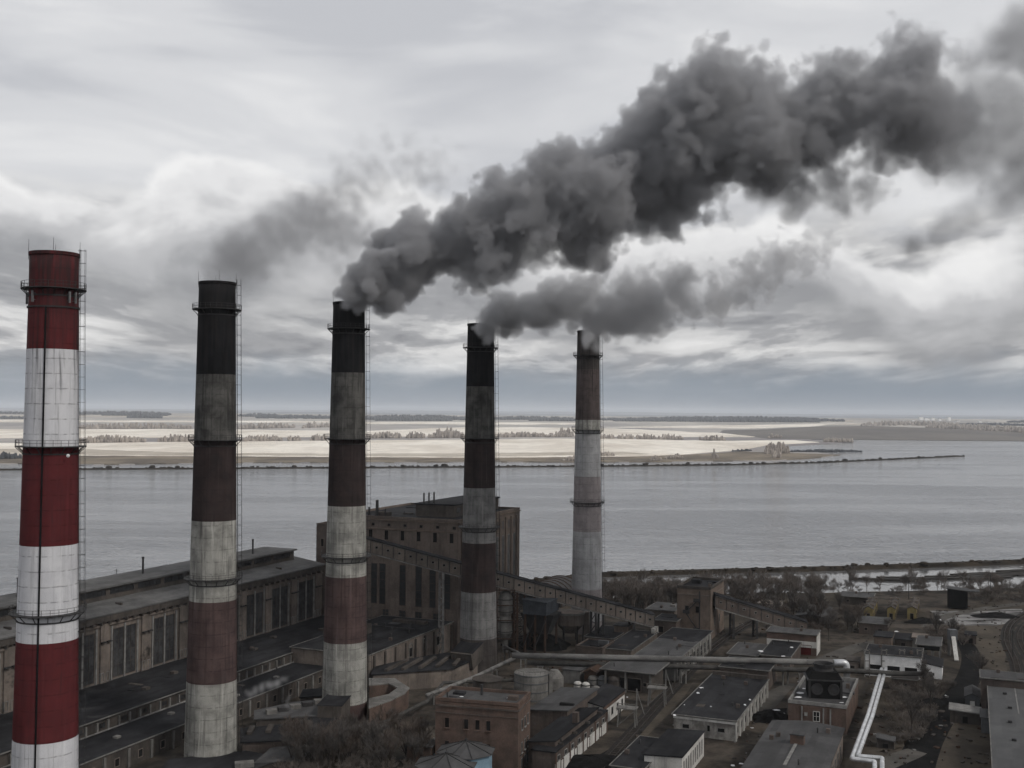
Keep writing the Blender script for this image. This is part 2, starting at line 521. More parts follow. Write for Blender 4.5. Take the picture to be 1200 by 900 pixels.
rr = random.Random(4)
for Y, y0, slope, amp, label in ((30000, 482.6, 0.0076, 0.8, 'farthest low blue ridge on the horizon'), (19000, 485.2, 0.0075, 0.9, 'low blue ridge just below the horizon')):
    top = []
    for x in range(-900, 2101, 60):
        top.append((x, y0 + slope * (x - 600) - amp * (math.sin(x * 0.006 + Y) * 0.5 + rr.random() * 0.7)))
    hill('far_ridge', 2500, top, Y, M_RIDGE, label, 'ridge')


# ------------------------------------------------------------------ far woods: masses of bare crowns
def crowns_mesh(spots, seed, m, name):
    """many little ragged crowns; spots are (point, width, height)"""
    rnd = random.Random(seed)
    mb = MB()
    for p, w, h in spots:
        o = len(mb.v)
        n = 6
        rings = [(0.34, 0.0), (0.5, 0.32), (0.48, 0.62), (0.32, 0.87)]
        for rf, hf in rings:
            for k in range(n):
                a = 2 * math.pi * (k + rnd.random() * 0.5) / n
                r = w * rf * (0.7 + 0.6 * rnd.random())
                mb.v.append((p.x + r * math.cos(a), p.y + r * math.sin(a), p.z + h * hf * (0.9 + 0.2 * rnd.random())))
        mb.v.append((p.x, p.y, p.z + h))
        for i in range(3):
            for k in range(n):
                k2 = (k + 1) % n
                mb.f.append((o + i * n + k, o + i * n + k2, o + (i + 1) * n + k2, o + (i + 1) * n + k))
                mb.mi.append(0)
        for k in range(n):
            mb.f.append((o + 3 * n + k, o + 3 * n + (k + 1) % n, o + 4 * n))
            mb.mi.append(0)
    return mb.build(name, m)


M_FARWOOD = mat('far_bare_wood', (0.42, 0.375, 0.335), (0.27, 0.24, 0.22), 0.03, 0.95, fine=0.35)
M_FARWOOD2 = mat('distant_dark_wood', (0.105, 0.11, 0.12), (0.075, 0.08, 0.088), 0.004, 0.95, fine=0.3)


def belt(segs, hpx, seed, m, label, cat='wood', zz=zL, dens=1.0, rag=0.5, slope=False):
    rnd = random.Random(seed)
    spots = []
    for x0, y0, x1, y1 in segs:
        n = max(2, int((x1 - x0) * dens * 1.6))
        for i in range(n):
            f = (i + rnd.random()) / n
            x, y = x0 + (x1 - x0) * f, y0 + (y1 - y0) * f + rnd.uniform(-0.25, 0.25)
            p = GS(x, y) if slope else G(x, y, zz)
            s = p.y / F
            h = hpx * s * (1 - rag + rag * 2 * rnd.random() ** 1.5) * (0.55 + 0.45 * math.sin(math.pi * min(1, max(0, f))) ** 0.5)
            spots.append((p, s * rnd.uniform(1.6, 3.6) / max(0.6, dens), h))
    return tag(crowns_mesh(spots, seed, m, 'far_wood'), label, cat, kind='stuff')


belt([(92, 519.5, 170, 518.6), (108, 519, 135, 518.5), (185, 518.2, 232, 517.8)], 7, 1, M_FARWOOD, 'loose belt of bare trees across the bright field at left')
belt([(281, 517.7, 330, 517.0), (338, 517.0, 352, 516.8), (364, 516.7, 384, 516.4), (430, 513.6, 470, 513.5), (476, 513.5, 498, 513.3), (502, 513.2, 546, 513.0)], 6, 2, M_FARWOOD, 'belt of bare trees across the bright field in the middle')
belt([(510, 513.2, 540, 513.0), (655, 511.5, 672, 511.5)], 9.5, 22, M_FARWOOD, 'taller clumps in the middle tree belt')
belt([(583, 512.5, 640, 511.8), (640, 512.2, 670, 512), (703, 514.3, 720, 514.3), (724, 514.5, 742, 514.6), (746, 514.7, 768, 515), (770, 515, 800, 515.3), (820, 516, 850, 516.6)], 5, 3, M_FARWOOD, 'low hedge of bare trees across the bright field at right')
belt([(90, 503.0, 225, 502.5), (280, 503.0, 345, 501.0), (355, 501.5, 386, 500.5)], 5.5, 4, M_FARWOOD, 'dull wood strip behind the bright field at left')
belt([(-60, 540.0, 25, 537.5)], 7, 5, M_FARWOOD2, 'dark thicket on the far shore at the left edge')
belt([(660, 540.3, 700, 540.2), (690, 535, 720, 534.5), (762, 540, 775, 540), (780, 538, 800, 537.5)], 5, 6, M_FARWOOD, 'scrub on the far shore behind the thin chimney')
belt([(896, 532.5, 925, 531.0), (898, 531.0, 922, 530.0), (905, 537, 914, 536.5), (835, 537.5, 842, 537.5)], 10, 7, M_FARWOOD, 'grove of bare poplars on the far spit')
belt([(858, 529.0, 880, 528.5), (925, 529.5, 1005, 529.6), (955, 528.5, 1010, 529.8)], 2.2, 8, M_FARWOOD2, 'low scrub along the far spit')
belt([(965, 517.9, 985, 518.0), (985, 518, 1000, 518.3), (900, 513.5, 916, 513.5)], 4.5, 9, M_FARWOOD, 'scrub on the tip of the pale headland')
for i, (sg, hp, lab) in enumerate((([(-200, 484.5, 40, 485.0), (-60, 490.5, 60, 491.0)], 3.0, 'dark strip of far forest at the far left'), ([(90, 485.6, 200, 486.4), (120, 487.0, 196, 487.4), (150, 489.8, 190, 490)], 4.0, 'dark far forest between the left chimneys'),
                              ([(280, 488.0, 330, 488.5), (300, 490.0, 390, 490.8), (330, 489.3, 390, 489.8)], 3.6, 'dark far forest left of the third chimney'), ([(428, 490.5, 546, 491.2), (428, 491.8, 546, 492.2), (440, 493.0, 530, 493.4)], 4.5, 'long dark far forest between the middle chimneys'),
                              ([(580, 491.6, 672, 492.4), (620, 493.2, 690, 493.6)], 4, 'long dark far forest left of the thin chimney'), ([(700, 492.5, 990, 494.0), (720, 493.6, 960, 495.0), (760, 491.6, 960, 492.6)], 4.0, 'long dark far forest right of the thin chimney'),
                              ([(1010, 501.2, 1085, 501.0), (1085, 502.6, 1210, 507), (1040, 500.3, 1140, 503), (1130, 506.0, 1210, 508)], 7, 'grey bare woods behind the brown hill'),
                              ([(1120, 497.8, 1240, 499.5), (1180, 495, 1300, 496)], 2.6, 'far dark woods above the lake at the right edge'))):
    belt(sg, hp, 30 + i, M_FARWOOD2 if i != 6 else M_FARWOOD, lab, dens=0.9, rag=0.3, slope=(i != 6))

# the thin dyke that crosses the lake, and the nearer dyke
def dyke(path, widths, z, label, seed, tuft, dens):
    pts = [G(x, y, z) for x, y in path]
    mb = MB()
    o = len(mb.v)
    n = len(pts)
    for p, w in zip(pts, widths):
        mb.v += [(p.x, p.y - w, WATER_Z - 1), (p.x, p.y - w * 0.45, z), (p.x, p.y + w * 0.45, z), (p.x, p.y + w, WATER_Z - 1)]
    for i in range(n - 1):
        a, b = o + 4 * i, o + 4 * i + 4
        for k in range(3):
            mb.f.append((a + k, b + k, b + k + 1, a + k + 1))
            mb.mi.append(0)
    ob = tag(mb.build('dyke', M_BANK), label, 'dyke', kind='structure')
    rnd = random.Random(seed)
    spots = []
    for i in range(n - 1):
        a, b = pts[i], pts[i + 1]
        m = int((b - a).length * dens)
        for k in range(m):
            f = rnd.random()
            p = a.lerp(b, f)
            w = widths[i]
            p = Vector((p.x, p.y + rnd.uniform(-0.6, 0.6) * w, z - 0.6))
            s = tuft * (0.3 + 0.5 * rnd.random() + (0.8 if rnd.random() < 0.04 else 0))
            spots.append((p, s * rnd.uniform(1.2, 2.6), s))
    return ob, spots


dk, sp = dyke([(-300, 549), (0, 549.4), (200, 548.3), (420, 547), (560, 546.3), (700, 545.6), (860, 543.8), (960, 541.4), (1050, 537.4), (1130, 533.8)], [11, 11, 11, 10, 10, 9, 9, 8, 6, 4], WATER_Z + 1.8, 'thin dark dyke with scrub crossing the far lake', 5, 3.2, 0.26)
tag(crowns_mesh(sp, 51, M_BANK, 'dyke_scrub'), 'low scrub along the thin far dyke', 'scrub', kind='stuff')
dk, sp = dyke([(600, 682), (640, 677.5), (705, 671), (800, 668.2), (900, 665.8), (1000, 663.2), (1100, 659.8), (1200, 656.0), (1500, 646)], [4, 4.5, 5, 5, 5, 5, 5.5, 6, 6], WATER_Z + 1.9, 'brown grassy dyke between lake and inlet', 6, 1.4, 1.0)
tag(crowns_mesh(sp, 52, M_BANK, 'dyke_scrub'), 'tufts of dead scrub along the near dyke', 'scrub', kind='stuff')
# ================================================================== chimneys
def stack_mat(name, a, b, rough=0.85, streak=0.5, joints=0.35, soot_shade=0.0, pitch=2.7, light=0.3):
    m = bpy.data.materials.new(name)
    m.use_nodes = True
    t = NT(m.node_tree)
    obj = t.n('ShaderNodeTexCoord').outputs['Object']
    sep = t.n('ShaderNodeSeparateXYZ', None, Vector=obj)
    X, Y, Z = sep.outputs
    info = t.n('ShaderNodeObjectInfo').outputs['Random']
    off = t.m('MULTIPLY', info, 40)
    v = t.n('ShaderNodeCombineXYZ', None, X=t.m('ADD', X, off), Y=Y, Z=Z).outputs[0]
    n1 = t.noise(v, 0.22, 6, 0.62, 0.3)
    col = t.mix(t.sstep(n1, 0.33, 0.67), b, a)
    # lifts of the slip form: horizontal joints, and patchy shutter panels between them
    zi = t.m('DIVIDE', t.m('ADD', Z, t.m('MULTIPLY', t.noise(v, 0.5, 2, 0.5), 0.25)), pitch)
    fr = t.m('FRACT', zi)
    ang = t.m('MULTIPLY', t.m('ARCTAN2', Y, X), 3.2)
    cell = t.n('ShaderNodeTexWhiteNoise', {'noise_dimensions': '2D'}, Vector=t.n('ShaderNodeCombineXYZ', None, X=t.m('FLOOR', ang), Y=t.m('FLOOR', zi)).outputs[0]).outputs['Value']
    k = t.m('ADD', 0.96, t.m('MULTIPLY', cell, 0.08))
    col = t.mix(1.0, col, t.n('ShaderNodeCombineXYZ', None, X=k, Y=k, Z=k).outputs[0], 'MULTIPLY')
    gap = t.m('SUBTRACT', 1.0, t.sstep(t.m('ABSOLUTE', t.m('SUBTRACT', fr, 0.5)), 0.44, 0.48))
    jn = t.m('MULTIPLY', t.m('SUBTRACT', 1.0, gap), t.m('MULTIPLY', t.sstep(t.noise(v, 0.9, 3, 0.6), 0.38, 0.6), joints))
    col = t.mix(jn, col, tuple(c * 0.35 for c in b))
    sv = t.vm('MULTIPLY', v, (1.0, 1.0, 0.045))
    s = t.noise(sv, 0.9, 5, 0.62)
    col = t.mix(t.m('MULTIPLY', t.sstep(s, 0.48, 0.70), streak), col, tuple(c * 0.38 for c in b))
    s2 = t.noise(t.vm('ADD', sv, (13, 41, 0)), 1.1, 4, 0.6)
    col = t.mix(t.m('MULTIPLY', t.sstep(s2, 0.56, 0.74), light), col, tuple(min(0.85, c * 1.45 + 0.02) for c in a))
    rim = t.n('ShaderNodeMapRange', None, Value=Z, From_Min=78.0, From_Max=109.0).outputs[0]
    run = t.m('MULTIPLY', t.sstep(t.m('ADD', t.noise(t.vm('ADD', sv, (7, 5, 0)), 1.6, 4, 0.6), t.m('MULTIPLY', rim, 0.22)), 0.55, 0.82), 0.75)
    col = t.mix(run, col, (0.022, 0.020, 0.020))
    if soot_shade:
        col = t.mix(soot_shade, col, (0.010, 0.010, 0.011))
    n3 = t.noise(v, 3.0, 4, 0.65)
    bn = t.n('ShaderNodeBump', None, Height=n3, Strength=0.4, Distance=0.05)
    bs = t.n('ShaderNodeBsdfPrincipled', None, Roughness=rough)
    t.set(bs.inputs['Specular IOR Level'], 0.05)
    t.link(col, bs.inputs['Base Color'])
    t.link(bn.outputs[0], bs.inputs['Normal'])
    t.link(bs.outputs[0], t.n('ShaderNodeOutputMaterial').inputs[0])
    return m


K_RED = stack_mat('red_paint', (0.100, 0.022, 0.024), (0.080, 0.019, 0.021), 0.7, 0.35, 0.45, light=0.12)
K_WHITE = stack_mat('white_paint', (0.60, 0.60, 0.62), (0.51, 0.51, 0.535), 0.7, 0.38, 0.65, light=0.1)
K_CONC = stack_mat('bare_concrete', (0.335, 0.33, 0.305), (0.175, 0.172, 0.16), 0.9, 0.7, 0.5, light=0.7)
K_CONC_D = stack_mat('sooted_concrete', (0.105, 0.102, 0.096), (0.040, 0.039, 0.038), 0.9, 0.75, 0.35, light=0.9)
K_BROWN = stack_mat('faded_red_brown_paint', (0.092, 0.063, 0.060), (0.058, 0.040, 0.039), 0.85, 0.5, 0.45, light=0.4)
K_BROWN_D = stack_mat('sooted_red_brown_paint', (0.044, 0.032, 0.031), (0.026, 0.021, 0.021), 0.85, 0.5, 0.3, light=0.35)
K_BLACK = stack_mat('soot_black', (0.013, 0.013, 0.0145), (0.008, 0.008, 0.009), 0.8, 0.3, 0.1, light=0.12)
K_GREY = stack_mat('pale_concrete', (0.37, 0.37, 0.375), (0.27, 0.27, 0.275), 0.9, 0.3, 0.4, light=0.3)
K_PINK = stack_mat('washed_pink_paint', (0.27, 0.243, 0.245), (0.19, 0.172, 0.174), 0.9, 0.35, 0.4, light=0.3)
K_BROWN_G = stack_mat('washed_brown_paint', (0.100, 0.080, 0.077), (0.062, 0.051, 0.050), 0.9, 0.5, 0.4, light=0.4)
K_CONC_M = stack_mat('stained_concrete', (0.19, 0.187, 0.185), (0.11, 0.108, 0.108), 0.9, 0.5, 0.4, light=0.35)
K_GREYB = stack_mat('grey_brown_concrete', (0.075, 0.066, 0.062), (0.045, 0.040, 0.038), 0.9, 0.5, 0.4, light=0.4)
M_STEEL_D = mat('dark_steelwork', (0.035, 0.034, 0.035), (0.022, 0.021, 0.021), 0.8, 0.7, spec=0.3)
M_STEEL_G = mat('grey_steelwork', (0.17, 0.17, 0.175), (0.10, 0.10, 0.10), 0.8, 0.6)
M_WHITE_P = mat('white_enamel', (0.7, 0.7, 0.7), (0.6, 0.6, 0.6), 0.8, 0.5)


def ring_pt(r, a, z):
    return (r * math.cos(a), r * math.sin(a), z)


def build_stack(label, px, Y, ytop, bands, decks, flare=0.0, lad_a=0.10, r0=5.9, r1=4.1, rods=True):
    base = D(px, 483, Y)
    yh = lambda y: D(px, y, Y).z
    H = yh(ytop)
    root = thing('chimney', label, 'chimney', (base.x, Y, 0), 0.0, 'row of tall power station chimneys')
    rad = lambda z: r0 + (r1 - r0) * min(1, max(0, z / H)) + flare * max(0.0, (z - 0.90 * H) / (0.10 * H)) ** 2
    zs = [H] + [max(0.0, yh(b)) for b, _ in bands[1:]] + [0.0]
    mats, idx = [], []
    for _, m in bands:
        if m not in mats:
            mats.append(m)
        idx.append(mats.index(m))
    mb = MB()
    prof, mi = [], []
    for i in range(len(bands)):
        za, zb = zs[i], zs[i + 1]
        n = max(2, int((za - zb) / 3))
        for k in range(n):
            prof.append((rad(za + (zb - za) * k / n), za + (zb - za) * k / n))
            mi.append(idx[i])
    prof.append((rad(0), 0.0))
    inner = [(r1 * 0.78, H - 14.0), (r1 * 0.82, H)]
    allp = list(reversed(prof)) + [(r1 * 0.84, H), (r1 * 0.80, H - 14)]
    mm = list(reversed(mi)) + [idx[0], idx[0]]
    mb.lathe(allp, 56, mm)
    mb.build('shaft', mats, root, smooth=True)
    # the open mouth is closed far down inside the flue
    MB().lathe([(r1 * 0.80, H - 13.9), (0.02, H - 13.8)], 24).build('flue_bottom', K_BLACK, root)
    MB().lathe([(rad(H) + 0.02, H - 0.55), (rad(H) + 0.16, H - 0.5), (rad(H) + 0.16, H + 0.1), (r1 * 0.82, H + 0.1)], 48).build('cap_ring', mats[idx[0]], root)
    # platforms
    for yd in decks:
        z = yh(yd)
        r = rad(z)
        d = MB()
        d.lathe([(r - 0.05, z), (r + 1.35, z), (r + 1.35, z + 0.16), (r - 0.05, z + 0.16)], 40, closed=True)
        for k in range(16):
            a = 2 * math.pi * k / 16
            d.bar(ring_pt(r - 0.02, a, z - 1.25), ring_pt(r + 1.25, a, z - 0.02), 0.12)
        d.lathe([(r - 0.02, z - 1.35), (r + 0.16, z - 1.35), (r + 0.16, z - 1.1), (r - 0.02, z - 1.1)], 40, closed=True)
        deck = d.build('platform', M_STEEL_D, root)
        g = MB()
        for k in range(28):
            a = 2 * math.pi * k / 28
            g.bar(ring_pt(r + 1.28, a, z + 0.16), ring_pt(r + 1.28, a, z + 1.28), 0.06)
        for zz in (0.7, 1.25):
            g.lathe([(r + 1.25, z + zz), (r + 1.31, z + zz), (r + 1.31, z + zz + 0.06), (r + 1.25, z + zz + 0.06)], 40, closed=True)
        g.build('railing', M_STEEL_D, deck)
    # caged ladder
    l = MB()
    a0 = lad_a
    t = Vector((-math.sin(a0), math.cos(a0), 0))
    z = 3.0
    step = 1.15
    zt = H + 0.9
    for off, w in ((0.30, 0.07), (1.22, 0.05)):
        for side in (-0.38, 0.38):
            pts = [(Vector(ring_pt(rad(q) + off, a0, q)) + t * side) for q in (2.0, H * 0.33, H * 0.66, H * 0.88, zt)]
            for i in range(4):
                l.bar(pts[i], pts[i + 1], w)
    k = 0
    while z < zt:
        r = rad(z)
        pa, pb = Vector(ring_pt(r + 0.30, a0, z)), Vector(ring_pt(r + 1.22, a0, z))
        l.bar(pa - t * 0.4, pa + t * 0.4, 0.05)
        if k % 2 == 0:
            l.bar(pa - t * 0.4, pb - t * 0.4, 0.05)
            l.bar(pa + t * 0.4, pb + t * 0.4, 0.05)
            l.bar(pb - t * 0.4, pb + t * 0.4, 0.05)
        if k % 4 == 0:
            pc = Vector(ring_pt(r - 0.1, a0, z))
            l.bar(pc, pa, 0.08)
        z += step
        k += 1
    l.build('ladder', M_STEEL_D, root)
    if rods:
        for k in range(4):
            a = 0.35 + k * math.pi / 2
            MB().tube([ring_pt(rad(H) + 0.1, a, H - 1.2), ring_pt(rad(H) + 0.1, a, H + 2.4)], [0.05, 0.03], 5).build('lightning_rod', M_STEEL_D, root)
    return root, rad, yh, H


S1, rad1, yh1, H1 = build_stack('red and white banded chimney nearest the camera', 60.5, 201, 297.5,
    [(297, K_RED), (410, K_WHITE), (523, K_RED), (637, K_WHITE), (748, K_RED), (862, K_WHITE)], [340, 523.5, 717], flare=0.12)
S2, rad2, yh2, H2 = build_stack('black topped chimney second from the left with broad bare concrete foot', 252.6, 255, 331.5,
    [(331, K_BLACK), (439, K_CONC_D), (515.5, K_BROWN_D), (609, K_CONC), (702, K_BROWN), (796, K_CONC), (889, K_BROWN)], [363.5, 516, 677])
S3, rad3, yh3, H3 = build_stack('black topped chimney pouring the largest dark smoke plume', 407.6, 291, 355,
    [(357, K_BLACK), (437, K_CONC_D), (515, K_BROWN_D), (592, K_CONC), (674, K_BROWN), (750, K_CONC), (821, K_BROWN)], [386, 514.5, 651.5])
S4, rad4, yh4, H4 = build_stack('chimney standing in front of the boiler house, smoking to the right', 562.6, 347, 380,
    [(380, K_BLACK), (453, K_CONC_D), (514, K_BROWN_D), (571, K_CONC_M), (635, K_BROWN_D), (692, K_CONC_M), (746, K_GREYB)], [408, 514, 617.5])
S5, rad5, yh5, H5 = build_stack('slim pale grey chimney farthest away, right of the boiler house', 688.8, 408, 388,
    [(388, K_GREYB), (433, K_BROWN_G), (492, K_CONC), (504, K_GREY), (558, K_PINK), (622, K_GREY), (689, K_PINK), (712, K_GREY), (726, K_PINK)], [417, 504, 588.5], r0=5.8, r1=4.0)

# lightning cable running down the red and white chimney, its antennas and its lamp
c = MB()
ac = -math.pi / 2 + 0.10
c.tube([ring_pt(rad1(q) + 0.10, ac, q) for q in np.linspace(2, yh1(362), 24)], 0.16, 6)
c.build('cable_duct', K_BLACK, S1)
zr = yh1(362)
MB().lathe([(rad1(zr) - 0.05, zr), (rad1(zr) + 0.22, zr), (rad1(zr) + 0.22, zr + 0.3), (rad1(zr) - 0.05, zr + 0.3)], 40, closed=True).build('strap_ring', M_STEEL_D, S1)
for a, zpx in ((math.pi - 0.05, 350), (-1.95, 350), (-0.35, 350), (-0.62, 350)):
    z = yh1(zpx)
    r = rad1(z)
    A = MB()
    A.box((r + 0.75, 0, z), (0.25, 0.35, 2.0))
    A.bar((r - 0.05, 0, z + 0.6), (r + 0.7, 0, z + 0.6), 0.08)
    A.bar((r - 0.05, 0, z - 0.6), (r + 0.7, 0, z - 0.6), 0.08)
    A.build('antenna', M_STEEL_G, S1, rz=a)
z = yh1(533)
A = MB()
A.lathe([(0.03, 0), (0.26, 0.08), (0.32, 0.2), (0.26, 0.36), (0.03, 0.44)], 14)
o = A.build('dish_lamp', M_WHITE_P, S1)
o.rotation_euler = (math.pi / 2, 0, 0.4)
o.location = ring_pt(rad1(z) + 0.9, -0.65, z)
# ================================================================== power station buildings
M_STUCCO = mat('dirty_brown_render', (0.145, 0.122, 0.106), (0.088, 0.076, 0.068), 0.14, 0.9, streak=0.55, fine=0.25, spots=(0.10, 0.62, 0.74, (0.035, 0.031, 0.028)), soot_shade=1.3)
M_STUCCO_D = mat('grimy_dark_render', (0.085, 0.074, 0.066), (0.050, 0.045, 0.042), 0.16, 0.9, streak=0.6, fine=0.3, soot_shade=1.0)
M_BRICK = mat('red_brown_brick', (0.148, 0.104, 0.086), (0.098, 0.072, 0.061), 0.3, 0.9, streak=0.3, fine=0.35, soot_shade=0.8)
M_BRICK_D = mat('sooty_brick', (0.102, 0.083, 0.073), (0.066, 0.055, 0.050), 0.2, 0.9, streak=0.45, fine=0.3, soot_shade=1.05)
M_BRICK_BH = mat('boiler_house_brick', (0.150, 0.122, 0.106), (0.104, 0.086, 0.076), 0.18, 0.9, streak=0.35, fine=0.25)
M_GLASS_H = mat('dusty_hall_glass', (0.060, 0.060, 0.062), (0.028, 0.028, 0.030), 0.5, 0.5, fine=0.5, streak=0.4)
M_BRICK_T = mat('tan_brick', (0.165, 0.130, 0.108), (0.115, 0.092, 0.078), 0.25, 0.9, streak=0.35, fine=0.25, soot_shade=0.95)
M_ROOF = mat('tar_roof', (0.036, 0.036, 0.039), (0.018, 0.018, 0.020), 0.10, 0.85, fine=0.35, spots=(0.08, 0.60, 0.70, (0.042, 0.041, 0.042)), stretch=(1, 0.6, 1), soot_shade=0.8, strips=0.22)
M_ROOF_G = mat('grey_roof_felt', (0.110, 0.109, 0.111), (0.080, 0.079, 0.081), 0.08, 0.85, fine=0.25, spots=(0.06, 0.6, 0.7, (0.036, 0.035, 0.036)), soot_shade=0.72, strips=0.16)
M_ROOF_P = mat('pale_roof_sheet', (0.230, 0.232, 0.238), (0.185, 0.186, 0.192), 0.10, 0.8, fine=0.15, spots=(0.12, 0.66, 0.72, (0.07, 0.068, 0.066)), soot_shade=0.42, strips=0.08)
M_WHITEW = mat('limewashed_wall', (0.52, 0.51, 0.49), (0.36, 0.35, 0.33), 0.25, 0.9, streak=0.55, fine=0.2, soot_shade=1.05)
M_DIRTYW = mat('peeling_white_wall', (0.34, 0.33, 0.31), (0.15, 0.14, 0.13), 0.35, 0.9, streak=0.6, fine=0.35, soot_shade=0.95)
M_CONCP = mat('weathered_concrete', (0.185, 0.180, 0.170), (0.115, 0.110, 0.105), 0.3, 0.9, streak=0.5, fine=0.25, soot_shade=1.0)
M_PALE = mat('pale_mullion', (0.27, 0.265, 0.255), (0.17, 0.165, 0.16), 0.5, 0.85, streak=0.3, soot_shade=0.85)
M_GLASS = mat('grimy_glass', (0.030, 0.032, 0.035), (0.018, 0.019, 0.021), 0.9, 0.35, fine=0.4, spec=0.5, soot_shade=0.7)
M_DARK = mat('dark_opening', (0.014, 0.013, 0.013), (0.010, 0.010, 0.010), 0.9, 0.9, soot_shade=1)
M_BLUE = mat('pale_blue_wall', (0.23, 0.33, 0.40), (0.16, 0.24, 0.30), 0.4, 0.8, streak=0.3, soot_shade=1.0)
M_YELLOW = mat('ochre_wall', (0.27, 0.22, 0.10), (0.18, 0.145, 0.07), 0.4, 0.9, streak=0.4, soot_shade=0.9)
M_REDDOOR = mat('red_gate', (0.13, 0.02, 0.018), (0.09, 0.016, 0.015), 0.5, 0.7, soot_shade=0.68)
M_GALV = mat('galvanised_sheet', (0.125, 0.130, 0.138), (0.095, 0.098, 0.104), 0.3, 0.6, streak=0.4, metal=0.2, soot_shade=0.9)
M_GALV_D = mat('blue_black_sheet', (0.060, 0.066, 0.076), (0.040, 0.044, 0.050), 0.3, 0.6, streak=0.4)
M_PIPE = mat('lagged_pipe', (0.16, 0.157, 0.152), (0.085, 0.082, 0.080), 0.4, 0.7, fine=0.35, stretch=(0.4, 1, 1), soot_shade=1.15)
M_PIPE_D = mat('dull_pipe', (0.080, 0.077, 0.073), (0.048, 0.046, 0.044), 0.4, 0.8, fine=0.3, soot_shade=0.95)
M_SILVER = mat('new_silver_lagging', (0.66, 0.67, 0.69), (0.48, 0.49, 0.50), 0.5, 0.35, metal=0.45, fine=0.2, soot_shade=1)
M_SNOW = mat('old_snow', (0.78, 0.78, 0.80), (0.62, 0.62, 0.64), 0.6, 0.8, fine=0.15, soot_shade=1)
M_COAL = mat('coal_dust', (0.015, 0.0145, 0.0145), (0.008, 0.008, 0.008), 0.3, 0.95, fine=0.4, bump=0.2, soot_shade=0.8)
M_RUST = mat('rusty_steel', (0.075, 0.048, 0.036), (0.045, 0.032, 0.027), 0.5, 0.85, fine=0.4, soot_shade=0.9)

M_ROOF_H = mat('hall_roof_sheet', (0.125, 0.123, 0.122), (0.078, 0.077, 0.077), 0.09, 0.85, fine=0.3, strips=0.14)

ANG = R(22.5)


def axes(ang):
    return Vector((math.sin(ang), math.cos(ang), 0)), Vector((math.cos(ang), -math.sin(ang), 0))


def rect(nl, nr, far, z, ang=ANG):
    """rectangle on the plant's axes from three roof corners read off the photograph: near left, near right, one far corner"""
    u, v = axes(ang)
    A, B, C = G(*nl, z), G(*nr, z), G(*far, z)
    un = 0.5 * (A.dot(u) + B.dot(u))
    uf = C.dot(u)
    va, vb = A.dot(v), B.dot(v)
    c = u * (0.5 * (un + uf)) + v * (0.5 * (va + vb))
    return c.x, c.y, abs(vb - va), abs(uf - un)


def uv_rect(v0, v1, u0, u1, ang=ANG):
    u, v = axes(ang)
    c = u * (0.5 * (u0 + u1)) + v * (0.5 * (v0 + v1))
    return c.x, c.y, v1 - v0, u1 - u0


